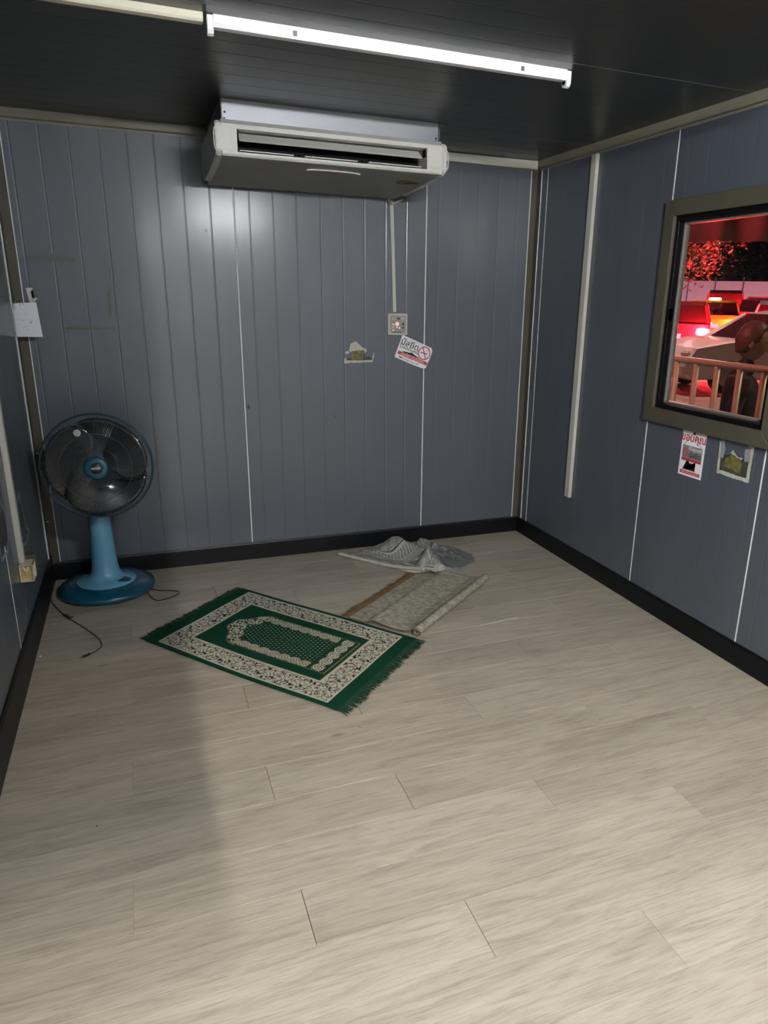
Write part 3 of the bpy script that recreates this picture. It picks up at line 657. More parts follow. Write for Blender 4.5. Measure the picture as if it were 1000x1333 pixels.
bm = bmesh.new(); tube(bm, [(0, -.012, .49), (.008, -.02, .56), (.016, -.04, .64), (.020, -.05, .70)], [.03, .028, .03, .04], 16); obj('support_arm', bm, M['teal'], fan, True)
def cage(name, zf, r, n, mm, wr_):
    root_bm = bmesh.new()
    for k in range(n):
        a = 2*PI*k/n; pts = [FH @ Vector((rr*math.cos(a), rr*math.sin(a), zf(rr))) for rr in (.055, .10, .16, .20, .23, .25, r)]
        tube(root_bm, pts, wr_, 3, False)
    return root_bm
zf_front = lambda r: .055-.047*max(0, (r-.10)/.155)**2.2
zf_back = lambda r: -.055+.050*max(0, (r-.06)/.195)**2
def rim(r, z, rr, m, name):
    bm = bmesh.new(); n = 96; pts = [FH @ Vector((r*math.cos(2*PI*k/n), r*math.sin(2*PI*k/n), z)) for k in range(n+1)]
    tube(bm, pts, rr, 8, False); return obj(name, bm, m, fan, True)
rim(.255, .004, .0042, M['wire'], 'front_rim'); rim(.257, -.004, .0050, M['teal'], 'rear_rim')
g1 = obj('front_grille', cage('f', zf_front, .255, 150, None, .0008), M['wire2'], fan); g1['kind'] = 'stuff'
g2 = obj('rear_grille', cage('r', zf_back, .255, 110, None, .0009), M['wire'], fan); g2['kind'] = 'stuff'
for r in (.10, .165, .225): rim(r, zf_front(r)-.0015, .0011, M['wire2'], 'grille_ring')
for r in (.13, .20): rim(r, zf_back(r)+.0015, .0012, M['wire'], 'grille_ring')
bm = bmesh.new(); lathe(bm, [(0, .048), (.056, .050), (.058, .058), (.052, .066), (.040, .070), (.030, .069), (0, .069)], 48, FH); hbd = obj('hub_badge', bm, M['teal'], fan, True)
bm = bmesh.new(); lathe(bm, [(0, .0692), (.027, .0692), (.026, .072), (0, .0735)], 36, FH); obj('badge_centre', bm, M['btn'], hbd, True)
text_mesh('lettering', 'HATARI', .0125, FH @ Matrix.Translation((0, 0, .0737)), M['white'], hbd, bold=.0002)
bm = bmesh.new(); lathe(bm, [(0, -.02), (.036, -.02), (.040, .02), (.03, .034), (0, .036)], 32, FH); obj('blade_hub', bm, M['blade'], fan, True)
for b_ in range(3):
    a0 = 2*PI*b_/3+.35; bm = bmesh.new(); nr, na = 12, 14; V = []
    for i in range(nr+1):
        t = i/nr; r = .034+t*.206; row = []
        wdt = .75+1.45*math.sin(min(1, t*1.15)*PI*.62)
        for j in range(na+1):
            s = j/na; a = a0+(s-.5)*wdt + .55*t*t
            z = .024-.05*s+.012*math.sin(s*PI)
            row.append(bm.verts.new(FH @ Vector((r*math.cos(a)*(1-.06*(2*s-1)**4), r*math.sin(a)*(1-.06*(2*s-1)**4), z))))
        V.append(row)
    for i in range(nr):
        for j in range(na): bm.faces.new((V[i][j], V[i+1][j], V[i+1][j+1], V[i][j+1]))
    bl = obj('blade', bm, M['blade'], fan, True); md = bl.modifiers.new('th', 'SOLIDIFY'); md.thickness = .002
bm = bmesh.new(); am = FH @ Matrix.Translation((-.068, .172, zf_front(.185)+.001)) @ Matrix.Rotation(-.15, 4, 'X'); lathe(bm, [(0, 0), (.016, 0), (.016, .0015), (0, .002)], 24, am); sv = obj('silver_seal', bm, M['acg'], fan)
bm = bmesh.new(); lathe(bm, [(.008, .0021), (.0105, .0021), (.0105, .0025), (.008, .0025), (.008, .0021)], 20, am); box(bm, -.004, .004, -.002, .002, .0021, .0025, am); obj('seal_print', bm, M['greyp'], sv)
text_mesh('lettering', 'HATARI', .012, Matrix.Translation((.105, -.170, .0615)) @ Matrix.Rotation(.25, 4, 'Z') @ Matrix.Rotation(.30, 4, 'X'), M['alu'], fan)
bm = bmesh.new(); tube(bm, smoothpath([(.196, -.10, .006), (.215, -.19, .0035), (.245, -.245, .0035), (.30, -.235, .0035), (.352, -.19, .0035), (.352, -.155, .0035), (.32, -.13, .0035), (.25, -.10, .0035), (.15, .0, .004)]), .0028, 8); obj('power_cord', bm, M['cord'], fan, True)
cbl = tag(empty('loose_cable', (-.52, 3.86, 0)), 'thin black loose cable with inline clip lying left of the fan', 'cable')
bm = bmesh.new(); tube(bm, smoothpath([(-.528, 3.90, .02), (-.515, 3.86, .004), (-.446, 3.685, .0028), (-.351, 3.51, .0028), (-.285, 3.37, .0028), (-.268, 3.29, .0028), (-.285, 3.245, .0028), (-.315, 3.215, .0028)]), .0025, 8); obj('wire', bm, M['cord'], cbl, True)
bxo('inline_clip', -.008, .008, -.03, .03, .001, .012, M['cord'], cbl, .003, Matrix.Translation((-.435, 3.665, 0)) @ Matrix.Rotation(.47, 4, 'Z'))
bxo('clip_tab', .0, .022, -.018, -.012, .002, .007, M['cord'], cbl, .001, Matrix.Translation((-.435, 3.665, 0)) @ Matrix.Rotation(.47, 4, 'Z'))
bxo('plug', -.006, .006, -.022, .016, .0005, .010, M['cord'], cbl, .002, Matrix.Translation((-.325, 3.205, 0)) @ Matrix.Rotation(-.9, 4, 'Z'))
for s in (-1, 1): bxo('plug_pin', s*.0035-.001, s*.0035+.001, -.036, -.022, .004, .006, M['alu'], cbl, 0, Matrix.Translation((-.325, 3.205, 0)) @ Matrix.Rotation(-.9, 4, 'Z'))
loc_(None, cbl)

# ================================================================== GREEN PRAYER RUG
rug = tag(empty('prayer_rug', (-.031, 3.228, 0)), 'green and white fringed prayer rug spread flat in the middle of the floor', 'rug')
UA = Vector((.607, -.777, 0)).normalized(); VA = Vector((.492, .468, 0)).normalized(); RO = Vector((-.031, 3.228, 0))
GREEN = (.002, .040, .019); DGREEN = (.002, .014, .007); CREAM = (.46, .44, .35); BLK = (.010, .016, .010); TAN = (.20, .17, .08)
def arch_half(u):
    """half width of the niche at u (tip towards small u)"""
    k = (u-.168)/.11
    if k <= 0: return -1
    if u > .845: return -1
    if k < .30: return .030+.035*math.sqrt(k/.30)
    if k < .62: return .065+.030*math.sin((k-.30)/.32*PI/2)**2
    if k < 1.0: return .095+.060*math.sqrt((k-.62)/.38)
    if k < 1.5: return .155+.010*math.sin((k-1)*PI)
    return .158
def scroll(x, y, p=.040):
    a = x/p*2*PI; b = y/p*2*PI
    f = math.sin(a+1.7*math.sin(b*.5+1.1))+math.sin(b*1.1+1.9*math.sin(a*.5))
    g = math.sin((a+b)*1.3+2*math.sin(a*.7))*.6
    return f+g
def swirl(x, y, cell):
    i = round(x/cell); dx = (x-i*cell)/cell; dy = y/cell
    r = math.hypot(dx, dy); th = math.atan2(dy, dx)
    return abs(math.sin(r*16+th*(1 if i % 2 else -1))) > .55 and r < .52
def rug_col(u, v):
    if u < -.002 or u > .985 or v < .008 or v > .668: return GREEN if noise.noise(Vector((u*40, v*40, 0))) > -.6 else DGREEN
    e = min(u+.002, .985-u, v-.008, .668-v)
    i = min(u-.118, .862-u, v-.132, .550-v)
    if e < .005: return CREAM
    if i < -.003:
        if i > -.008: return CREAM
        if min(e, -i-.003) < .010: return CREAM
        f = scroll(u, v)
        return BLK if abs(f) < .46 or f > 1.8 else CREAM
    if i < .0: return TAN
    c = v-.341; h = arch_half(u)
    if h < 0 or abs(c) > h: 
        return GREEN
    d = min(h-abs(c), .845-u)
    if u > .25 and u < .845 and d < .004: return TAN
    if u <= .25 and (abs(c) > arch_half(max(u-.005, .1)) or h-abs(c) < .004): return TAN
    # inner dotted field
    hi = .098 if u > .36 else .098*math.sqrt(max(0, (u-.262)/.098))
    if .262 < u < .742 and abs(c) < hi:
        q = (u/.0195); s = (c/.0195); jx = round(q); jy = round(s*1.0+(.5 if jx % 2 else 0))
        if math.hypot(q-jx, s+(.5 if jx % 2 else 0)-jy) < .17: return (.30, .34, .25)
        return (.002, .036, .017)
    # swirled band
    if u > .745:
        k = swirl(c, (u-.793), .062)
    elif u < .30: k = abs(scroll(u*1.0, c, .034)) > .8
    else: k = swirl(u, abs(c)-.129, .060)
    return CREAM if k and d > .008 else (.010, .035, .016)
def rug_pos(u, v):
    w_ = .0012*math.sin(u*9+v*4)+.0010*math.sin(v*17)
    bow = .010*math.sin(max(0, min(1, u))*PI)
    p = RO+UA*u+VA*(v+bow*(1-v/.68)*-1)
    return p+Vector((0, 0, .0045+w_))
U0_, U1_, V0_, V1_ = -.070, 1.045, -.014, .690
nu, nv = 372, 236
sheet = grid_color('cloth', nu, nv, lambda s, t: rug_pos(U0_+s*(U1_-U0_), V0_+t*(V1_-V0_)), lambda s, t: rug_col(U0_+s*(U1_-U0_), V0_+t*(V1_-V0_)), M['woven'], rug)
md = sheet.modifiers.new('th', 'SOLIDIFY'); md.thickness = .003; md.offset = 1
def fringe(name, base_fn, dir_fn, n, length, m, parent, wd=.0016, clump=.35, zb=.005):
    bm = bmesh.new()
    for k in range(n):
        s = (k+.5)/n; b = base_fn(s); d = dir_fn(s)
        cl = noise.noise(Vector((s*26, 3.1, 0)))*clump
        ang = cl+random.uniform(-.16, .16); L_ = length*(1+.28*noise.noise(Vector((s*15, 0, 7)))+random.uniform(-.22, .14))
        side = Vector((-d.y, d.x, 0)); p0 = b+Vector((0, 0, random.uniform(0, .001)))
        d2 = (d*math.cos(ang)+side*math.sin(ang)); p1 = p0+d2*L_*.5+Vector((0, 0, -zb*.3)); p2 = p1+(d2+side*random.uniform(-.25, .25))*L_*.5; p2.z = .0012+random.uniform(0, .002)
        q = side*wd
        a = [bm.verts.new(x) for x in (p0-q, p0+q, p1+q*.9, p1-q*.9, p2+q*.35, p2-q*.35)]
        t_ = [bm.verts.new(x.co+Vector((0, 0, .0011))) for x in a]
        for V in (a, t_): bm.faces.new((V[0], V[1], V[2], V[3])); bm.faces.new((V[3], V[2], V[4], V[5]))
        bm.faces.new((a[0], a[3], t_[3], t_[0])); bm.faces.new((a[1], t_[1], t_[2], a[2]))
    o = obj(name, bm, m, parent); o['kind'] = 'stuff'; return o
fringe('fringe', lambda s: rug_pos(U0_+.004, V0_+.004+s*(V1_-V0_-.008)), lambda s: -UA, 420, .048, M['fringe_g'], rug)
fringe('fringe', lambda s: rug_pos(U1_-.004, V0_+.004+s*(V1_-V0_-.008)), lambda s: UA, 420, .058, M['fringe_g'], rug)
loc_(None, rug)

# ================================================================== BEIGE ROLLED MAT
rm = tag(empty('rolled_mat', (.863, 3.19, 0)), 'beige brocade mat with rust fringe, folded and rolled at its right side', 'mat')
A0 = Vector((.876, 3.202, .003)); AX = Vector((.587, .493, 0)).normalized(); PX = Vector((.640, -.768, 0)).normalized(); ML = .745
def mat_col(s, t):
    a = noise.fractal(Vector((s*30, t*22, 1.5)), 1, 2, 4); b = noise.noise(Vector((s*90, t*70, 4)))
    k = .5+.6*a+.5*b; c0 = (.20, .18, .14); c1 = (.42, .39, .31)
    k = max(0, min(1, k)); return tuple(c0[i]+(c1[i]-c0[i])*k for i in range(3))
# cross-section: flat leaf, then a folded second layer that ends in a spiral roll
sec1 = [(0, .003), (.04, .004), (.09, .004), (.125, .005)]
sec2 = [(.118, .006), (.126, .024), (.145, .026), (.20, .018), (.24, .014), (.30, .012), (.35, .020), (.378, .034)]
cr = Vector((.392, .024))
spi = []
for k in range(34):
    a = PI/2+.5-k*.42; r = .023-.0005*k; spi.append((cr.x+r*math.cos(a), max(.002, cr.y+r*math.sin(a)) if k < 2 else cr.y+r*math.sin(a)))
sec2 += spi
def swept(name, sec, par, l0, l1, colseed, skew=0):
    n = len(sec); NV = 150
    # resample the section
    P = [Vector((a, 0, b)) for a, b in sec]; ls = [0]
    for a, b in zip(P, P[1:]): ls.append(ls[-1]+(b-a).length)
    def at(t):
        d = t*ls[-1]
        for i in range(n-1):
            if d <= ls[i+1] or i == n-2:
                f = (d-ls[i])/max(1e-6, ls[i+1]-ls[i]); return P[i].lerp(P[i+1], min(1, f)), d
    def pos(s, t):
        p, d = at(t); L_ = l0+(l1-l0)*s; wv = .003*math.sin(L_*14+p.x*10)*min(1, p.x*8)
        jog = skew*p.x*(s)
        return A0+AX*(L_+jog)+PX*p.x+Vector((0, 0, max(.002, p.z+max(0, wv)*.6)))
    return grid_color(name, 110, NV, pos, lambda s, t: mat_col(s*1.6+colseed, t*ls[-1]*2.2), M['woven'], par)
lo = swept('lower_leaf', sec1, rm, 0, ML, 0); up = swept('rolled_leaf', sec2, rm, -.004, ML+.03, 5, .08)
for o_ in (lo, up): md = o_.modifiers.new('th', 'SOLIDIFY'); md.thickness = .0025; md.offset = 0
bm = bmesh.new()   # dark reddish selvedge on the near end
tube(bm, smoothpath([A0+AX*-.006+PX*p+Vector((0, 0, z)) for p, z in ((.0, .004), (.06, .005), (.12, .006), (.118, .014), (.16, .016), (.22, .012), (.30, .012), (.35, .020), (.378, .034), (.41, .030), (.412, .014), (.39, .006), (.375, .018), (.388, .034), (.402, .022))], 4), .0022, 6)
M['selv'] = mat('red_brown_selvedge', (.12, .065, .045), .9); obj('selvedge', bm, M['selv'], rm, True)
fringe('fringe', lambda s: A0+AX*(s*ML)+Vector((0, 0, .004)), lambda s: -PX, 330, .058, M['fringe_b'], rm, .0017, .25)
loc_(None, rm)

# ================================================================== CRUMPLED GREY MAT
gm = tag(empty('crumpled_mat', (1.45, 4.0, 0)), 'crumpled grey woven mat with geometric pattern lying against the back baseboard', 'mat')
def lerp(a, b, t): return a+(b-a)*t
bot = smoothpath([(1.071, 4.10, 0), (1.271, 3.84, 0), (1.45, 3.63, 0), (1.56, 3.60, 0), (1.70, 3.655, 0), (1.826, 3.73, 0)], 8)
topc = smoothpath([(1.22, 4.16, 0), (1.36, 4.13, 0), (1.50, 4.12, 0), (1.64, 4.14, 0), (1.80, 4.03, 0), (1.865, 3.86, 0)], 8)
def ev(c, s):
    d = s*(len(c)-1); i = min(int(d), len(c)-2); return c[i].lerp(c[i+1], d-i)
def gh(s, t):
    e = min(1, s/.06)*min(1, (1-s)/.06)*min(1, t/.05)*min(1, (1-t)/.07)
    e = max(0, e)
    def rg(cs, ct, ws, wt, h, an=0):
        ds, dt = s-cs, t-ct; a = ds*math.cos(an)+dt*math.sin(an); b = -ds*math.sin(an)+dt*math.cos(an)
        return h*math.exp(-(a/ws)**2-(b/wt)**2)
    z = rg(.42, .60, .13, .55, .085, .35)+rg(.27, .80, .10, .25, .045, -.2)+rg(.60, .82, .035, .22, .065, .3)+rg(.68, .72, .03, .18, .040, -.5)+rg(.16, .5, .06, .6, .02)+rg(.53, .35, .05, .5, .030, -.6)
    z += .010*noise.noise(Vector((s*9, t*5, 2)))+.006*noise.noise(Vector((s*22, t*12, 5)))
    fade = 1 if s < .6 else max(.25, 1-(s-.6)*2.4)
    return .004+max(0, z)*e*fade+.026*math.exp(-((s-.50)/.13)**4-(t/.45)**4)
def gpos(s, t):
    p = ev(bot, s).lerp(ev(topc, s), t)
    p.x += .010*noise.noise(Vector((s*7, t*6, 9))); p.y += .010*noise.noise(Vector((s*7, t*6, 19)))
    p.z = gh(s, t); p.y = min(p.y, 4.205); return p
def gcol(s, t):
    # bands follow the cloth, which is twisted in the middle
    q = t+.25*math.sin(s*5+.6)+.12*noise.noise(Vector((s*4, t*3, 1))); a = s*1.2
    L1, L2, L3 = (.40, .40, .365), (.17, .165, .145), (.06, .06, .06)
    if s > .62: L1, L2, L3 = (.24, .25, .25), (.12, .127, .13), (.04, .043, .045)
    def mixc(a_, b_, k): return tuple(a_[i]+(b_[i]-a_[i])*k for i in range(3))
    if t < .06: return L1
    m_ = q*6 % 1
    b_ = int(q*6) % 4
    if m_ < .12: return L1
    if m_ < .17: return L3
    if b_ == 0: return mixc(L2, L1, .5+.5*math.sin(a*260))
    if b_ == 1:
        g_ = (max(abs((a*14) % 1-.5), abs(m_-.55))*9) % 1; return L3 if g_ < .42 else L1
    if b_ == 2:
        z_ = abs(((a*12+m_) % 1)-.5); return L1 if z_ < .16 else L2
    return mixc(L2, L1, .3+.4*noise.noise(Vector((s*160, t*90, 0))))
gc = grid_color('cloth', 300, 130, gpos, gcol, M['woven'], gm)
md = gc.modifiers.new('th', 'SOLIDIFY'); md.thickness = .0025; md.offset = 1
bm = bmesh.new(); pts = [(1.064, 4.115, .013), (1.15, 4.0, .014), (1.271, 3.842, .014), (1.36, 3.735, .022), (1.45, 3.625, .042)]
tube(bm, smoothpath(pts, 8), .011, 12); obj('rolled_hem', bm, mat('hem_cloth', (.42, .41, .35), .9, var=.15, vscale=30), gm, True)
def hemcol(s, t): return (.06, .06, .06) if .25 < s < .8 and (t*5 % 1) < .35 and (s*9 % 1) < .7 else (.40, .40, .36)
CEN = Vector((1.505, 3.66, 0)); FX = Vector((.78, -.62, 0)).normalized(); FY = Vector((.62, .78, 0)).normalized()
fo = grid_color('turned_corner', 40, 24, lambda s, t: CEN+FX*((s-.5)*.11)+FY*((t-.5)*.13)+Vector((0, 0, .036+.018*math.sin(t*PI)+.01*t)), hemcol, M['woven'], gm)
md = fo.modifiers.new('th', 'SOLIDIFY'); md.thickness = .0025
loc_(None, gm)

# ================================================================== BITS ON THE FLOOR
bm = bmesh.new(); tube(bm, smoothpath([(1.47, 2.914, .0008), (1.56, 2.922, .0009), (1.64, 2.930, .0008), (1.696, 2.931, .0008)]), .0009, 5); tag(obj('thread', bm, M['joint']), 'thin white thread on the floor right of the beige mat', 'thread')  # pale strip painted in for the light glinting on a plank seam
def speck(name, x, y, r, m, label):
    bm = bmesh.new(); bmesh.ops.create_icosphere(bm, subdivisions=2, radius=r)
    for v in bm.verts: v.co += Vector((noise.noise(v.co*300), noise.noise(v.co*300+Vector((5, 0, 0))), 0))*r*.3; v.co.z = v.co.z*.6+r*.6
    tag(obj(name, bm, m, loc=(x, y, 0)), label, 'speck')
speck('paper_scrap', -.515, 3.262, .006, M['white'], 'small white scrap on the floor beside the left baseboard')
speck('crumb', -.242, 2.028, .0028, M['cord'], 'small dark crumb on the shaded floor at the left')
speck('crumb', .655, 2.26, .0022, M['selv'], 'tiny brown crumb on the floor below the green rug')
speck('crumb', 1.24, 2.20, .002, M['selv'], 'tiny brown crumb on the bare floor toward the right wall')

# ================================================================== OUTSIDE
def gz(x, y): return -.30+.020*math.hypot(x, y)
def at(px, d):
    """ground point at bearing (pixel column) and distance"""
    a = math.radians(40.4+(px-870)*.05); x, y = d*math.sin(a), d*math.cos(a); return Vector((x, y, gz(x, y)))
M['asphalt'] = mat('street_asphalt', (.20, .17, .13), .8, var=.3, vscale=2, bump=.01, bscale=20)
def gpos2(s, t):
    a = math.radians(5+s*85); d = 3.6+t*t*56; x, y = d*math.sin(a), d*math.cos(a); return (max(x, XR+.06), y, gz(x, y))
g_ = grid_color('ground', 40, 60, gpos2, lambda s, t: (0, 0, 0), M['asphalt']); tag(g_, kind='structure')
# railing
rl = tag(empty('railing', (3.39, 3.5, -.2)), 'painted steel railing with round posts outside the window', 'railing')
M['rail'] = mat('pale_painted_steel', (.42, .36, .24), .4)
bm = bmesh.new(); tube(bm, [(3.39, 1.2, 1.195), (3.39, 6.0, 1.195)], .022, 12); obj('top_rail', bm, M['rail'], rl, True)
for k in range(20):
    y = 3.96-.1875*4+.1875*(k-8); 
    if 1.3 < y < 5.9:
        bm = bmesh.new(); tube(bm, [(3.39, y, gz(3.39, y)+.0), (3.39, y, 1.18)], .0195, 12); obj('post', bm, M['rail'], rl, True)
loc_(None, rl)
# cars
PAINT = {}
def paint(n, c, r=.25): PAINT[n] = mat('paint_'+n, c, r, coat=.6)
paint('white', (.55, .53, .50)); paint('red', (.35, .02, .03)); paint('yellow', (.75, .42, .02)); paint('dark', (.10, .02, .025)); paint('pink', (.55, .30, .30))
M['tyre'] = mat('tyre_rubber', (.012, .012, .012), .8); M['tail'] = mat('tail_lamp', (.6, .02, .02), .3, emit=(1, .03, .06), es=30)
M['brake'] = mat('brake_lamp_hot', (.8, .3, .2), .3, emit=(1, .35, .22), es=22)
M['head'] = mat('head_lamp', (.7, .7, .65), .1); M['hubc'] = mat('wheel_rim', (.35, .35, .35), .3, metal=.8); M['trimb'] = mat('bumper_black', (.03, .03, .03), .6)
PROF = {'sedan': ([(0, .32), (.02, .62), (.12, .80), (.75, .92), (1.45, .97), (3.55, 1.0), (4.25, .98), (4.42, .86), (4.45, .40), (4.35, .26), (.1, .24)],
                  [(1.15, .94), (1.85, 1.38), (2.25, 1.44), (2.95, 1.43), (3.35, 1.36), (3.95, .98)]),
        'hatch': ([(0, .32), (.02, .62), (.12, .80), (.70, .95), (1.2, 1.0), (3.6, 1.02), (3.85, .95), (3.9, .40), (3.8, .26), (.1, .24)],
                  [(.95, .96), (1.55, 1.42), (1.95, 1.50), (3.1, 1.48), (3.5, 1.38), (3.78, 1.0)]),
        'suv': ([(0, .40), (.02, .75), (.12, .98), (.85, 1.08), (1.2, 1.12), (4.3, 1.14), (4.55, 1.05), (4.58, .48), (4.45, .36), (.1, .34)],
                [(1.05, 1.08), (1.6, 1.62), (2.0, 1.74), (4.0, 1.72), (4.35, 1.60), (4.5, 1.12)])}
def car(name, kind, px, d, head, pm, label, lit=True, sc=1.0, sign=False):
    """head = heading in degrees (0 = +x); car's own front is local x = 0"""
    P = at(px, d); r = tag(empty(name, P, math.radians(head)), label, 'car'); r.rotation_euler[1] = 0
    low, cab = PROF[kind]; L_ = low[8 if kind == 'sedan' else 7][0] if False else max(p[0] for p in low); hw = .86
    c0 = L_/2
    bm = bmesh.new()
    secs = [(-hw, .93), (-hw+.05, 1), (hw-.05, 1), (hw, .93)]
    rings = []
    for y, k in secs:
        rings.append([bm.verts.new((-(p-c0)*(.985 if k < 1 else 1), y, (z-.6)*k+.6)) for p, z in low])
    n = len(low)
    for a, b in zip(rings, rings[1:]):
        for i in range(n): bm.faces.new((a[i], a[(i+1) % n], b[(i+1) % n], b[i]))
    bm.faces.new(rings[0]); bm.faces.new(rings[-1][::-1]); bmesh.ops.triangulate(bm, faces=[f for f in bm.faces if len(f.verts) > 4])
    body = obj('body', bm, pm, r)
    bm = bmesh.new(); zb = cab[0][1]; rings = []
    def cw(z): return hw-.04-(z-zb)*.28
    for sgn in (-1, 1): rings.append([bm.verts.new((-(p-c0), sgn*cw(z), z)) for p, z in cab])
    a, b = rings; n = len(cab)
    for i in range(n-1): bm.faces.new((a[i], a[i+1], b[i+1], b[i]))
    bm.faces.new(a); bm.faces.new(b); bmesh.ops.triangulate(bm, faces=[f for f in bm.faces if len(f.verts) > 4])
    obj('windows', bm, M['carglass'], r)
    bm = bmesh.new()
    top = cab[1:-1]
    A = [bm.verts.new((-(p-c0), -cw(z)-.006, z+.008)) for p, z in top]; B = [bm.verts.new((-(p-c0), cw(z)+.006, z+.008)) for p, z in top]
    A2 = [bm.verts.new((-(p-c0), -cw(z)-.006, z-.035)) for p, z in top]; B2 = [bm.verts.new((-(p-c0), cw(z)+.006, z-.035)) for p, z in top]
    for i in range(len(top)-1): bm.faces.new((A[i], A[i+1], B[i+1], B[i])); bm.faces.new((A[i], A[i+1], A2[i+1], A2[i])); bm.faces.new((B[i], B[i+1], B2[i+1], B2[i]))
    obj('roof', bm, pm, r)
    bm = bmesh.new()
    for sgn in (-1, 1):
        for (pa, pb) in ((cab[0], cab[1]), (cab[-2], cab[-1])): tube(bm, [(-(pa[0]-c0), sgn*(cw(pa[1])+.0), pa[1]), (-(pb[0]-c0), sgn*(cw(pb[1])), pb[1])], .03, 6)
        xm = (cab[0][0]+cab[-1][0])/2+.1; box(bm, -(xm-c0)-.03, -(xm-c0)+.03, sgn*(cw(zb)+.004)-.012, sgn*(cw(zb)+.004)+.012, zb, zb+.02)
        tube(bm, [(-(xm-c0), sgn*cw(zb), zb), (-(xm-c0), sgn*cw(1.40 if kind != 'suv' else 1.65), 1.40 if kind != 'suv' else 1.65)], .03, 6)
    obj('pillars', bm, pm, r)
    for xw in (.80, L_-.82):
        for sgn in (-1, 1):
            bm = bmesh.new(); mw = Matrix.Translation((-(xw-c0), sgn*(hw-.09), .31)) @ Matrix.Rotation(PI/2, 4, 'X')
            lathe(bm, [(0, -.1), (.25, -.1), (.31, -.08), (.31, .08), (.25, .1), (0, .1)], 24, mw); wh = obj('wheel', bm, M['tyre'], r, True)
            bm = bmesh.new(); lathe(bm, [(0, .105*-sgn), (.19, .103*-sgn), (.19, .09*-sgn), (0, .09*-sgn)], 18, mw); obj('wheel_rim', bm, M['hubc'], wh)
    for sgn in (-1, 1):
        bxo('tail_light', -(L_-c0)-.012, -(L_-c0)+.10, sgn*.70-.16, sgn*.70+.16, zb-.26, zb-.10, M['tail'] if lit else M['red'], r, .02)
        if lit: bxo('brake_bulb', -(L_-c0)-.02, -(L_-c0)+.02, sgn*.70-.07, sgn*.70+.07, zb-.23, zb-.14, M['brake'], r, .02)
        bxo('headlight', c0-.16, c0-.015, sgn*.66-.15, sgn*.66+.15, zb-.34, zb-.20, M['head'], r, .03)
    bxo('front_bumper', c0-.10, c0+.03, -.80, .80, .30, .50, pm, r, .03); bxo('rear_bumper', -(L_-c0)-.05, -(L_-c0)+.10, -.80, .80, .34, .56, pm, r, .03)
    bxo('number_plate', -(L_-c0)-.065, -(L_-c0)-.052, -.2, .2, .60, .72, M['white'], r)
    if sign: bxo('roof_sign', -.08, .08, -.20, .20, 1.44, 1.53, mat('roof_sign', (.8, .8, .7), .4, emit=(1, .9, .8), es=3), r, .02)
    if lit:
        for sgn in (-1, 1):
            ld = bpy.data.lights.new('brake_glow', 'POINT'); ld.energy = RED_W; ld.color = (1, .03, .05); ld.shadow_soft_size = .08
            lo_ = bpy.data.objects.new('brake_glow', ld); COL.objects.link(lo_); lo_.parent = r; lo_.location = (-(L_-c0)-.25, sgn*.68, zb-.15)
    return r
# away from the room is bearing ~45 deg; cars queue heading away (their tail lamps face the window)
car('car', 'sedan', 1006, 15.6, 165, PAINT['white'], 'pale sedan nearest to the window, seen from its left front corner', lit=False)
car('car', 'hatch', 867, 21.3, 47, PAINT['red'], 'red-lit hatchback at the left edge of the window with bright brake lamps')
car('taxi', 'sedan', 914, 27.5, 47, PAINT['yellow'], 'yellow taxi in the queue of cars seen through the window', sign=True)
car('car', 'suv', 927, 37.0, 47, PAINT['dark'], 'dark sport utility car behind the yellow taxi')
car('car', 'sedan', 975, 32.0, 44, PAINT['red'], 'dark red sedan right of the yellow taxi with lit brake lamps')
car('car', 'hatch', 1006, 24.5, 44, PAINT['white'], 'white hatchback at the right edge of the window')
car('car', 'sedan', 975, 42.5, 47, PAINT['red'], 'low red car farthest back in the queue, before the fence')
# fence behind the cars
fc_ = tag(empty('street_fence', at(930, 50)), 'long pale sheet fence behind the queued cars', 'fence')
M['fence'] = mat('pale_sheet', (.45, .30, .34), .7, var=.1, vscale=1)
M['wire3'] = mat('fence_post', (.05, .04, .05), .6)
c = at(930, 50); dv = Vector((math.cos(math.radians(-46)), math.sin(math.radians(-46)), 0)); nn = Vector((-dv.y, dv.x, 0))
for k in range(-7, 8):
    p = c+dv*(k*1.6); mt = Matrix.Translation(p) @ Matrix.Rotation(math.atan2(dv.y, dv.x), 4, 'Z')
    bm = bmesh.new(); box(bm, -.79, .79, -.02, .02, .2, 2.25, mt); obj('sheet', bm, M['fence'], fc_)
    bm = bmesh.new(); box(bm, .77, .83, -.08, -.021, -.1, 2.5, mt); obj('post', bm, M['wire3'], fc_)
loc_(None, fc_)
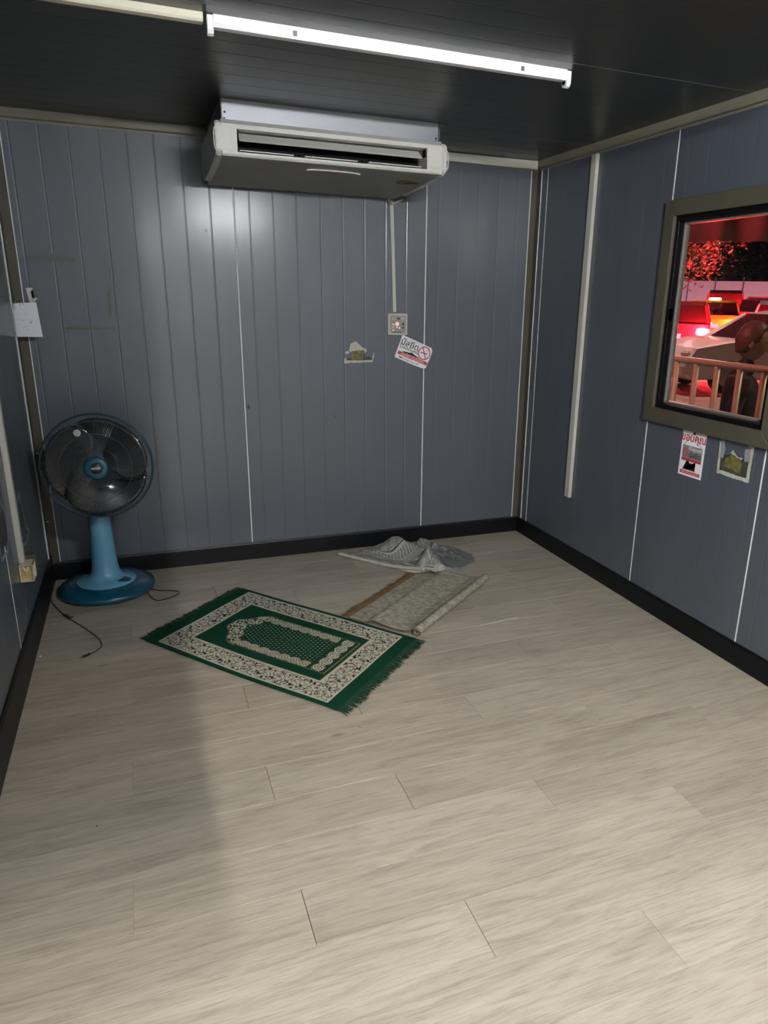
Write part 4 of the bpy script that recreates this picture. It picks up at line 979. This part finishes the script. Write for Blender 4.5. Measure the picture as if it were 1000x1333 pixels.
# trees
M['leaf'] = mat('tree_leaves', (.10, .085, .03), .35, var=.4, vscale=3); M['bark'] = mat('tree_bark', (.06, .04, .03), .9)
def tree(px, d, zc, rad, hz, n, label, seed):
    rnd = random.Random(seed); P = at(px, d); r = tag(empty('tree', P), label, 'tree')
    bm = bmesh.new(); tube(bm, smoothpath([(0, 0, 0), (.1, .05, zc*.5), (-.05, .1, zc)], 5), [.18-.009*i for i in range(11)], 10)
    for k in range(5):
        a = rnd.uniform(0, 6.28); tube(bm, [(0, .05, zc*.7), (math.cos(a)*rad*.6, math.sin(a)*rad*.6, zc+rnd.uniform(-.2, .8))], [.07, .02], 6)
    obj('trunk', bm, M['bark'], r, True)
    vs, fs = [], []
    for k in range(n):
        a = rnd.uniform(0, 2*PI); u = rnd.uniform(-1, 1); q = rnd.uniform(.35, 1)**.5; s = math.sqrt(1-u*u)
        lump = 1+.25*noise.noise(Vector((math.cos(a)*2, math.sin(a)*2, u*2+seed)))
        p = Vector((math.cos(a)*s*rad*q*lump, math.sin(a)*s*rad*q*lump, zc+u*hz*q*lump)); l_ = rnd.uniform(.10, .2)*d/26
        e1 = Vector((rnd.gauss(0, 1), rnd.gauss(0, 1), rnd.gauss(0, .6))).normalized(); e2 = e1.cross(Vector((rnd.gauss(0, 1), rnd.gauss(0, 1), 1))).normalized()
        b = len(vs); vs += [p-e1*l_*.5, p+e2*l_*.22, p+e1*l_*.5, p-e2*l_*.22]; fs.append((b, b+1, b+2, b+3))
    me = bpy.data.meshes.new('foliage'); me.from_pydata(vs, [], fs); f = link_mesh('foliage', me, M['leaf'], r); f['kind'] = 'stuff'
tree(846, 26, 4.0, 2.3, 2.3, 5200, 'leafy tree seen at the left side of the window', 1)
tree(885, 55, 5.6, 3.3, 3.6, 7000, 'wide dark tree beyond the fence in the middle of the window', 2)
tree(975, 66, 6.6, 4.0, 4.4, 6500, 'dark tree above the cars at the right of the window', 3)
# panel added close outside, imitating a reddish reflection in the window
ca = tag(empty('awning', (5.0, 4.5, 2.4)), 'corrugated awning hanging outside above the window view', 'awning')
M['reflsheet'] = mat('reflection_sheet', (.34, .12, .12), .45, var=.35, vscale=2.5)
dA = Vector((-.70, .714, 0)); bm = bmesh.new(); N_ = 180; V = []
for i in range(N_+1):
    s = (i/N_-.5)*6.6; o_ = .05*math.sin(i*.9)+.04*math.sin(i*.37)
    b = Vector((4.05, 4.02, 0))+Vector((.71, -.71, 0))*s+Vector((.7, .7, 0))*o_
    V.append((bm.verts.new(b+Vector((0, 0, 1.97+.0*s))), bm.verts.new(b+Vector((0, 0, 2.95)))))
for a, b in zip(V, V[1:]): bm.faces.new((a[0], b[0], b[1], a[1]))
aw = obj('reflection_folds', bm, M['reflsheet'], ca, True); md = aw.modifiers.new('th', 'SOLIDIFY'); md.thickness = .004
bm = bmesh.new(); tube(bm, [Vector((4.02, 3.99, 2.27))+Vector((.71, -.71, 0))*s for s in (-3.2, 3.2)], .02, 8); obj('cross_bar', bm, M['wire3'], ca)
for s in (-3.2, 3.2):
    p = Vector((4.05, 4.02, 0))+Vector((.71, -.71, 0))*s; bm = bmesh.new(); tube(bm, [(p.x, p.y, gz(p.x, p.y)), (p.x, p.y, 2.95)], .04, 8); obj('panel_post', bm, M['wire3'], ca)
loc_(None, ca)
# street lamps: one warm over the forecourt, one pinkish over the fence
def street_lamp(px, d, h, energy, colr, label, aim):
    P = at(px, d); r = tag(empty('street_lamp', P), label, 'street lamp')
    a = Vector(aim)-P; a.z = 0; a.normalize()
    bm = bmesh.new(); tube(bm, [(0, 0, 0), (0, 0, h)]+[(a.x*t, a.y*t, h+.1) for t in (.3, .8)], .05, 8); obj('pole', bm, M['wire3'], r)
    hd = bxo('lamp_head', -.3, .3, -.12, .12, h+.03, h+.13, M['alu'], r, .02, Matrix.Translation((a.x*.9, a.y*.9, 0)) @ Matrix.Rotation(math.atan2(a.y, a.x), 4, 'Z'))
    ld = bpy.data.lights.new('lamp_light', 'AREA'); ld.shape = 'RECTANGLE'; ld.size = .5; ld.size_y = .2; ld.energy = energy; ld.color = colr
    lo_ = bpy.data.objects.new('lamp_light', ld); COL.objects.link(lo_); lo_.parent = r; lo_.location = (a.x*.9, a.y*.9, h)
street_lamp(1562, 7.0, 4.2, STREET_W*.17, (1, .78, .52), 'warm street lamp right of the window view over the forecourt', (4, 4, 0))
street_lamp(850, 44.0, 4.3, STREET_W*1.2, (1, .60, .70), 'street lamp at the fence behind the tree', (20, 20, 0))
street_lamp(1030, 44.5, 4.3, STREET_W*1.2, (1, .55, .65), 'street lamp at the fence behind the right tree', (20, 20, 0))

el = tag(empty('red_fill_lamp', (XR+.06, 3.9, 2.30)), 'small red lamp on the outer wall of the cabin above the window', 'lamp')  # lamp added only to brighten the reddish panel, posts and person outside
bxo('housing', XR+.055, XR+.12, 3.7, 4.1, 2.32, 2.36, M['alu'], el, .004); loc_(None, el)
ld = bpy.data.lights.new('lamp_light', 'AREA'); ld.shape = 'RECTANGLE'; ld.size = .4; ld.size_y = .05; ld.energy = 16; ld.color = (1, .25, .22)
lo_ = bpy.data.objects.new('lamp_light', ld); COL.objects.link(lo_); lo_.parent = el; lo_.matrix_parent_inverse = el.matrix_basis.inverted(); lo_.location = (XR+.13, 3.9, 2.30); lo_.rotation_euler = (0, -1.1, 0)
street_lamp(690, 27.0, 5.6, STREET_W*2.2, (1, .62, .58), 'street lamp beside the queue of cars, left of the window view', (20, 17, 0))
street_lamp(790, 14.0, 5.0, STREET_W*.5, (1, .50, .45), 'nearer street lamp left of the window view beside the first pale sedan', (11, 11, 0))
# ================================================================== PERSON OUTSIDE
pr = tag(empty('person', (3.72, 3.70, gz(3.72, 3.70))), 'person with short reddish-brown hair in dark clothes standing outside behind the railing', 'person')
fw = Vector((.71, -.70, 0)); sd = Vector((.70, .71, 0)); OB = Vector((3.72, 3.70, gz(3.72, 3.70)))
PS = .945
def W(f, s, z): return OB+(fw*f+sd*s+Vector((0, 0, z)))*PS
def skin_body(name, nodes, edges, m, parent, root=0, lv=2):
    me = bpy.data.meshes.new(name); me.from_pydata([n[0] for n in nodes], edges, [])
    o = link_mesh(name, me, m, parent); md = o.modifiers.new('skin', 'SKIN'); md.use_smooth_shade = True
    for i, n in enumerate(nodes):
        v = me.skin_vertices[0].data[i]; v.radius = (n[1], n[2] if len(n) > 2 else n[1]); v.use_root = (i == root)
    s_ = o.modifiers.new('sub', 'SUBSURF'); s_.levels = lv; s_.render_levels = lv
    return o
M['skin'] = mat('skin', (.42, .24, .17), .5); M['cloth'] = mat('dark_shirt', (.030, .026, .034), .8, var=.3, vscale=8); M['trou'] = mat('dark_trousers', (.02, .02, .025), .85); M['hair'] = mat('red_brown_hair', (.11, .05, .03), .5)
nodes = [(W(0, 0, .92), .145, .12), (W(0, 0, 1.10), .135, .11), (W(-.01, 0, 1.28), .165, .12), (W(-.01, 0, 1.385), .10, .08), (W(.01, 0, 1.45), .052), (W(.025, 0, 1.50), .050),
         (W(-.01, .19, 1.335), .062), (W(-.03, .235, 1.10), .048), (W(.10, .22, .93), .038),
         (W(-.01, -.19, 1.335), .062), (W(-.03, -.235, 1.10), .048), (W(.10, -.22, .93), .038),
         (W(0, .095, .84), .092), (W(.02, .10, .48), .062), (W(-.02, .10, .09), .045), (W(.10, .11, .035), .034),
         (W(0, -.095, .84), .092), (W(.02, -.10, .48), .062), (W(-.02, -.10, .09), .045), (W(.10, -.11, .035), .034)]
edges = [(0, 1), (1, 2), (2, 3), (3, 4), (4, 5), (2, 6), (6, 7), (7, 8), (2, 9), (9, 10), (10, 11), (0, 12), (12, 13), (13, 14), (14, 15), (0, 16), (16, 17), (17, 18), (18, 19)]
skin_body('body', nodes, edges, M['cloth'], pr)
# head
bm = bmesh.new(); bmesh.ops.create_uvsphere(bm, u_segments=36, v_segments=28, radius=1)
HC = W(.035, 0, 1.605)
def hp(v):
    x, y, z = v; k = 1-.18*max(0, -z)*(1 if x < .3 else .5)
    f = .095*x*(1.0 if x > 0 else 1.05)*(1-.10*max(0, -z-.3)); s = .074*y*k; h = .118*z
    if x > .6 and abs(y) < .25: f += .020*math.exp(-((z+.08)/.16)**2)*(1-abs(y)/.25)      # nose
    if x > .6 and abs(abs(y)-.38) < .2 and abs(z-.08) < .14: f -= .006                      # eye sockets
    if x > .6 and abs(y) < .35 and abs(z+.42) < .06: f += .004                              # mouth
    return HC+fw*f+sd*s+Vector((0, 0, h))
for v in bm.verts: v.co = hp(v.co.copy())
hd = obj('head', bm, M['skin'], pr, True)
for s_ in (-1, 1):
    bm = bmesh.new(); bmesh.ops.create_uvsphere(bm, u_segments=14, v_segments=10, radius=1)
    for v in bm.verts: v.co = HC+fw*(v.co.x*.020-.008)+sd*(s_*(.074+v.co.y*.010))+Vector((0, 0, v.co.z*.031-.006))
    obj('ear', bm, M['skin'], hd, True)
    bm = bmesh.new(); bmesh.ops.create_uvsphere(bm, u_segments=12, v_segments=8, radius=.011)
    for v in bm.verts: v.co += HC+fw*.083+sd*(s_*.030)+Vector((0, 0, .010))
    obj('eye', bm, M['white'], hd, True)
bm = bmesh.new(); tube(bm, [W(.127, -.02, 1.553), W(.133, 0, 1.552), W(.127, .02, 1.553)], .004, 6); obj('mouth', bm, M['selv'], hd)
bm = bmesh.new(); bmesh.ops.create_uvsphere(bm, u_segments=40, v_segments=30, radius=1)
def sstep(t): t = max(0, min(1, t)); return t*t*(3-2*t)
for v in bm.verts:
    x, y, z = v.co
    lim = -.62+.55*sstep((x+.45)/.5)+.62*sstep((x-.25)/.45)     # nape low at the back, brow line in front
    cov = sstep((z-lim)/.14)
    strand = .03*math.sin(math.atan2(y, z)*34+x*3)+.05*noise.noise(Vector((x*4, y*4, z*4)))
    n_ = .90+cov*(.24+strand); v.co = HC+fw*(.097*x*n_)+sd*(.075*y*n_)+Vector((0, 0, .119*z*n_))
hr = obj('hair', bm, M['hair'], pr, True)
# hands with fingers
for s_ in (-1, 1):
    wv = W(.10, s_*.22, .93); pn = [(wv, .026, .018), (W(.13, s_*.22, .875), .034, .018), (W(.145, s_*.22, .84), .030, .014)]
    skin_body('hand', pn, [(0, 1), (1, 2)], M['skin'], pr)
    for q, (o_, l_) in enumerate(((-.024, .062), (-.008, .072), (.008, .068), (.024, .052))):
        b = W(.142+.25*0, s_*.22, .85)+fw*o_; skin_body('finger', [(b, .009), (b+fw*.008+Vector((0, 0, -l_*.5)), .0085), (b+fw*.002+Vector((0, 0, -l_)), .0065)], [(0, 1), (1, 2)], M['skin'], pr, lv=1)
    b = W(.118, s_*.20, .885); skin_body('thumb', [(b, .011), (b+fw*.030+Vector((0, 0, -.025)), .010), (b+fw*.036+Vector((0, 0, -.052)), .008)], [(0, 1), (1, 2)], M['skin'], pr, lv=1)
    tr = [(W(-.03, s_*.10, .06), .048), (W(.05, s_*.105, .045), .045, .035), (W(.14, s_*.115, .035), .042, .028)]
    skin_body('shoe', tr, [(0, 1), (1, 2)], M['trimb'], pr)
loc_(None, pr)
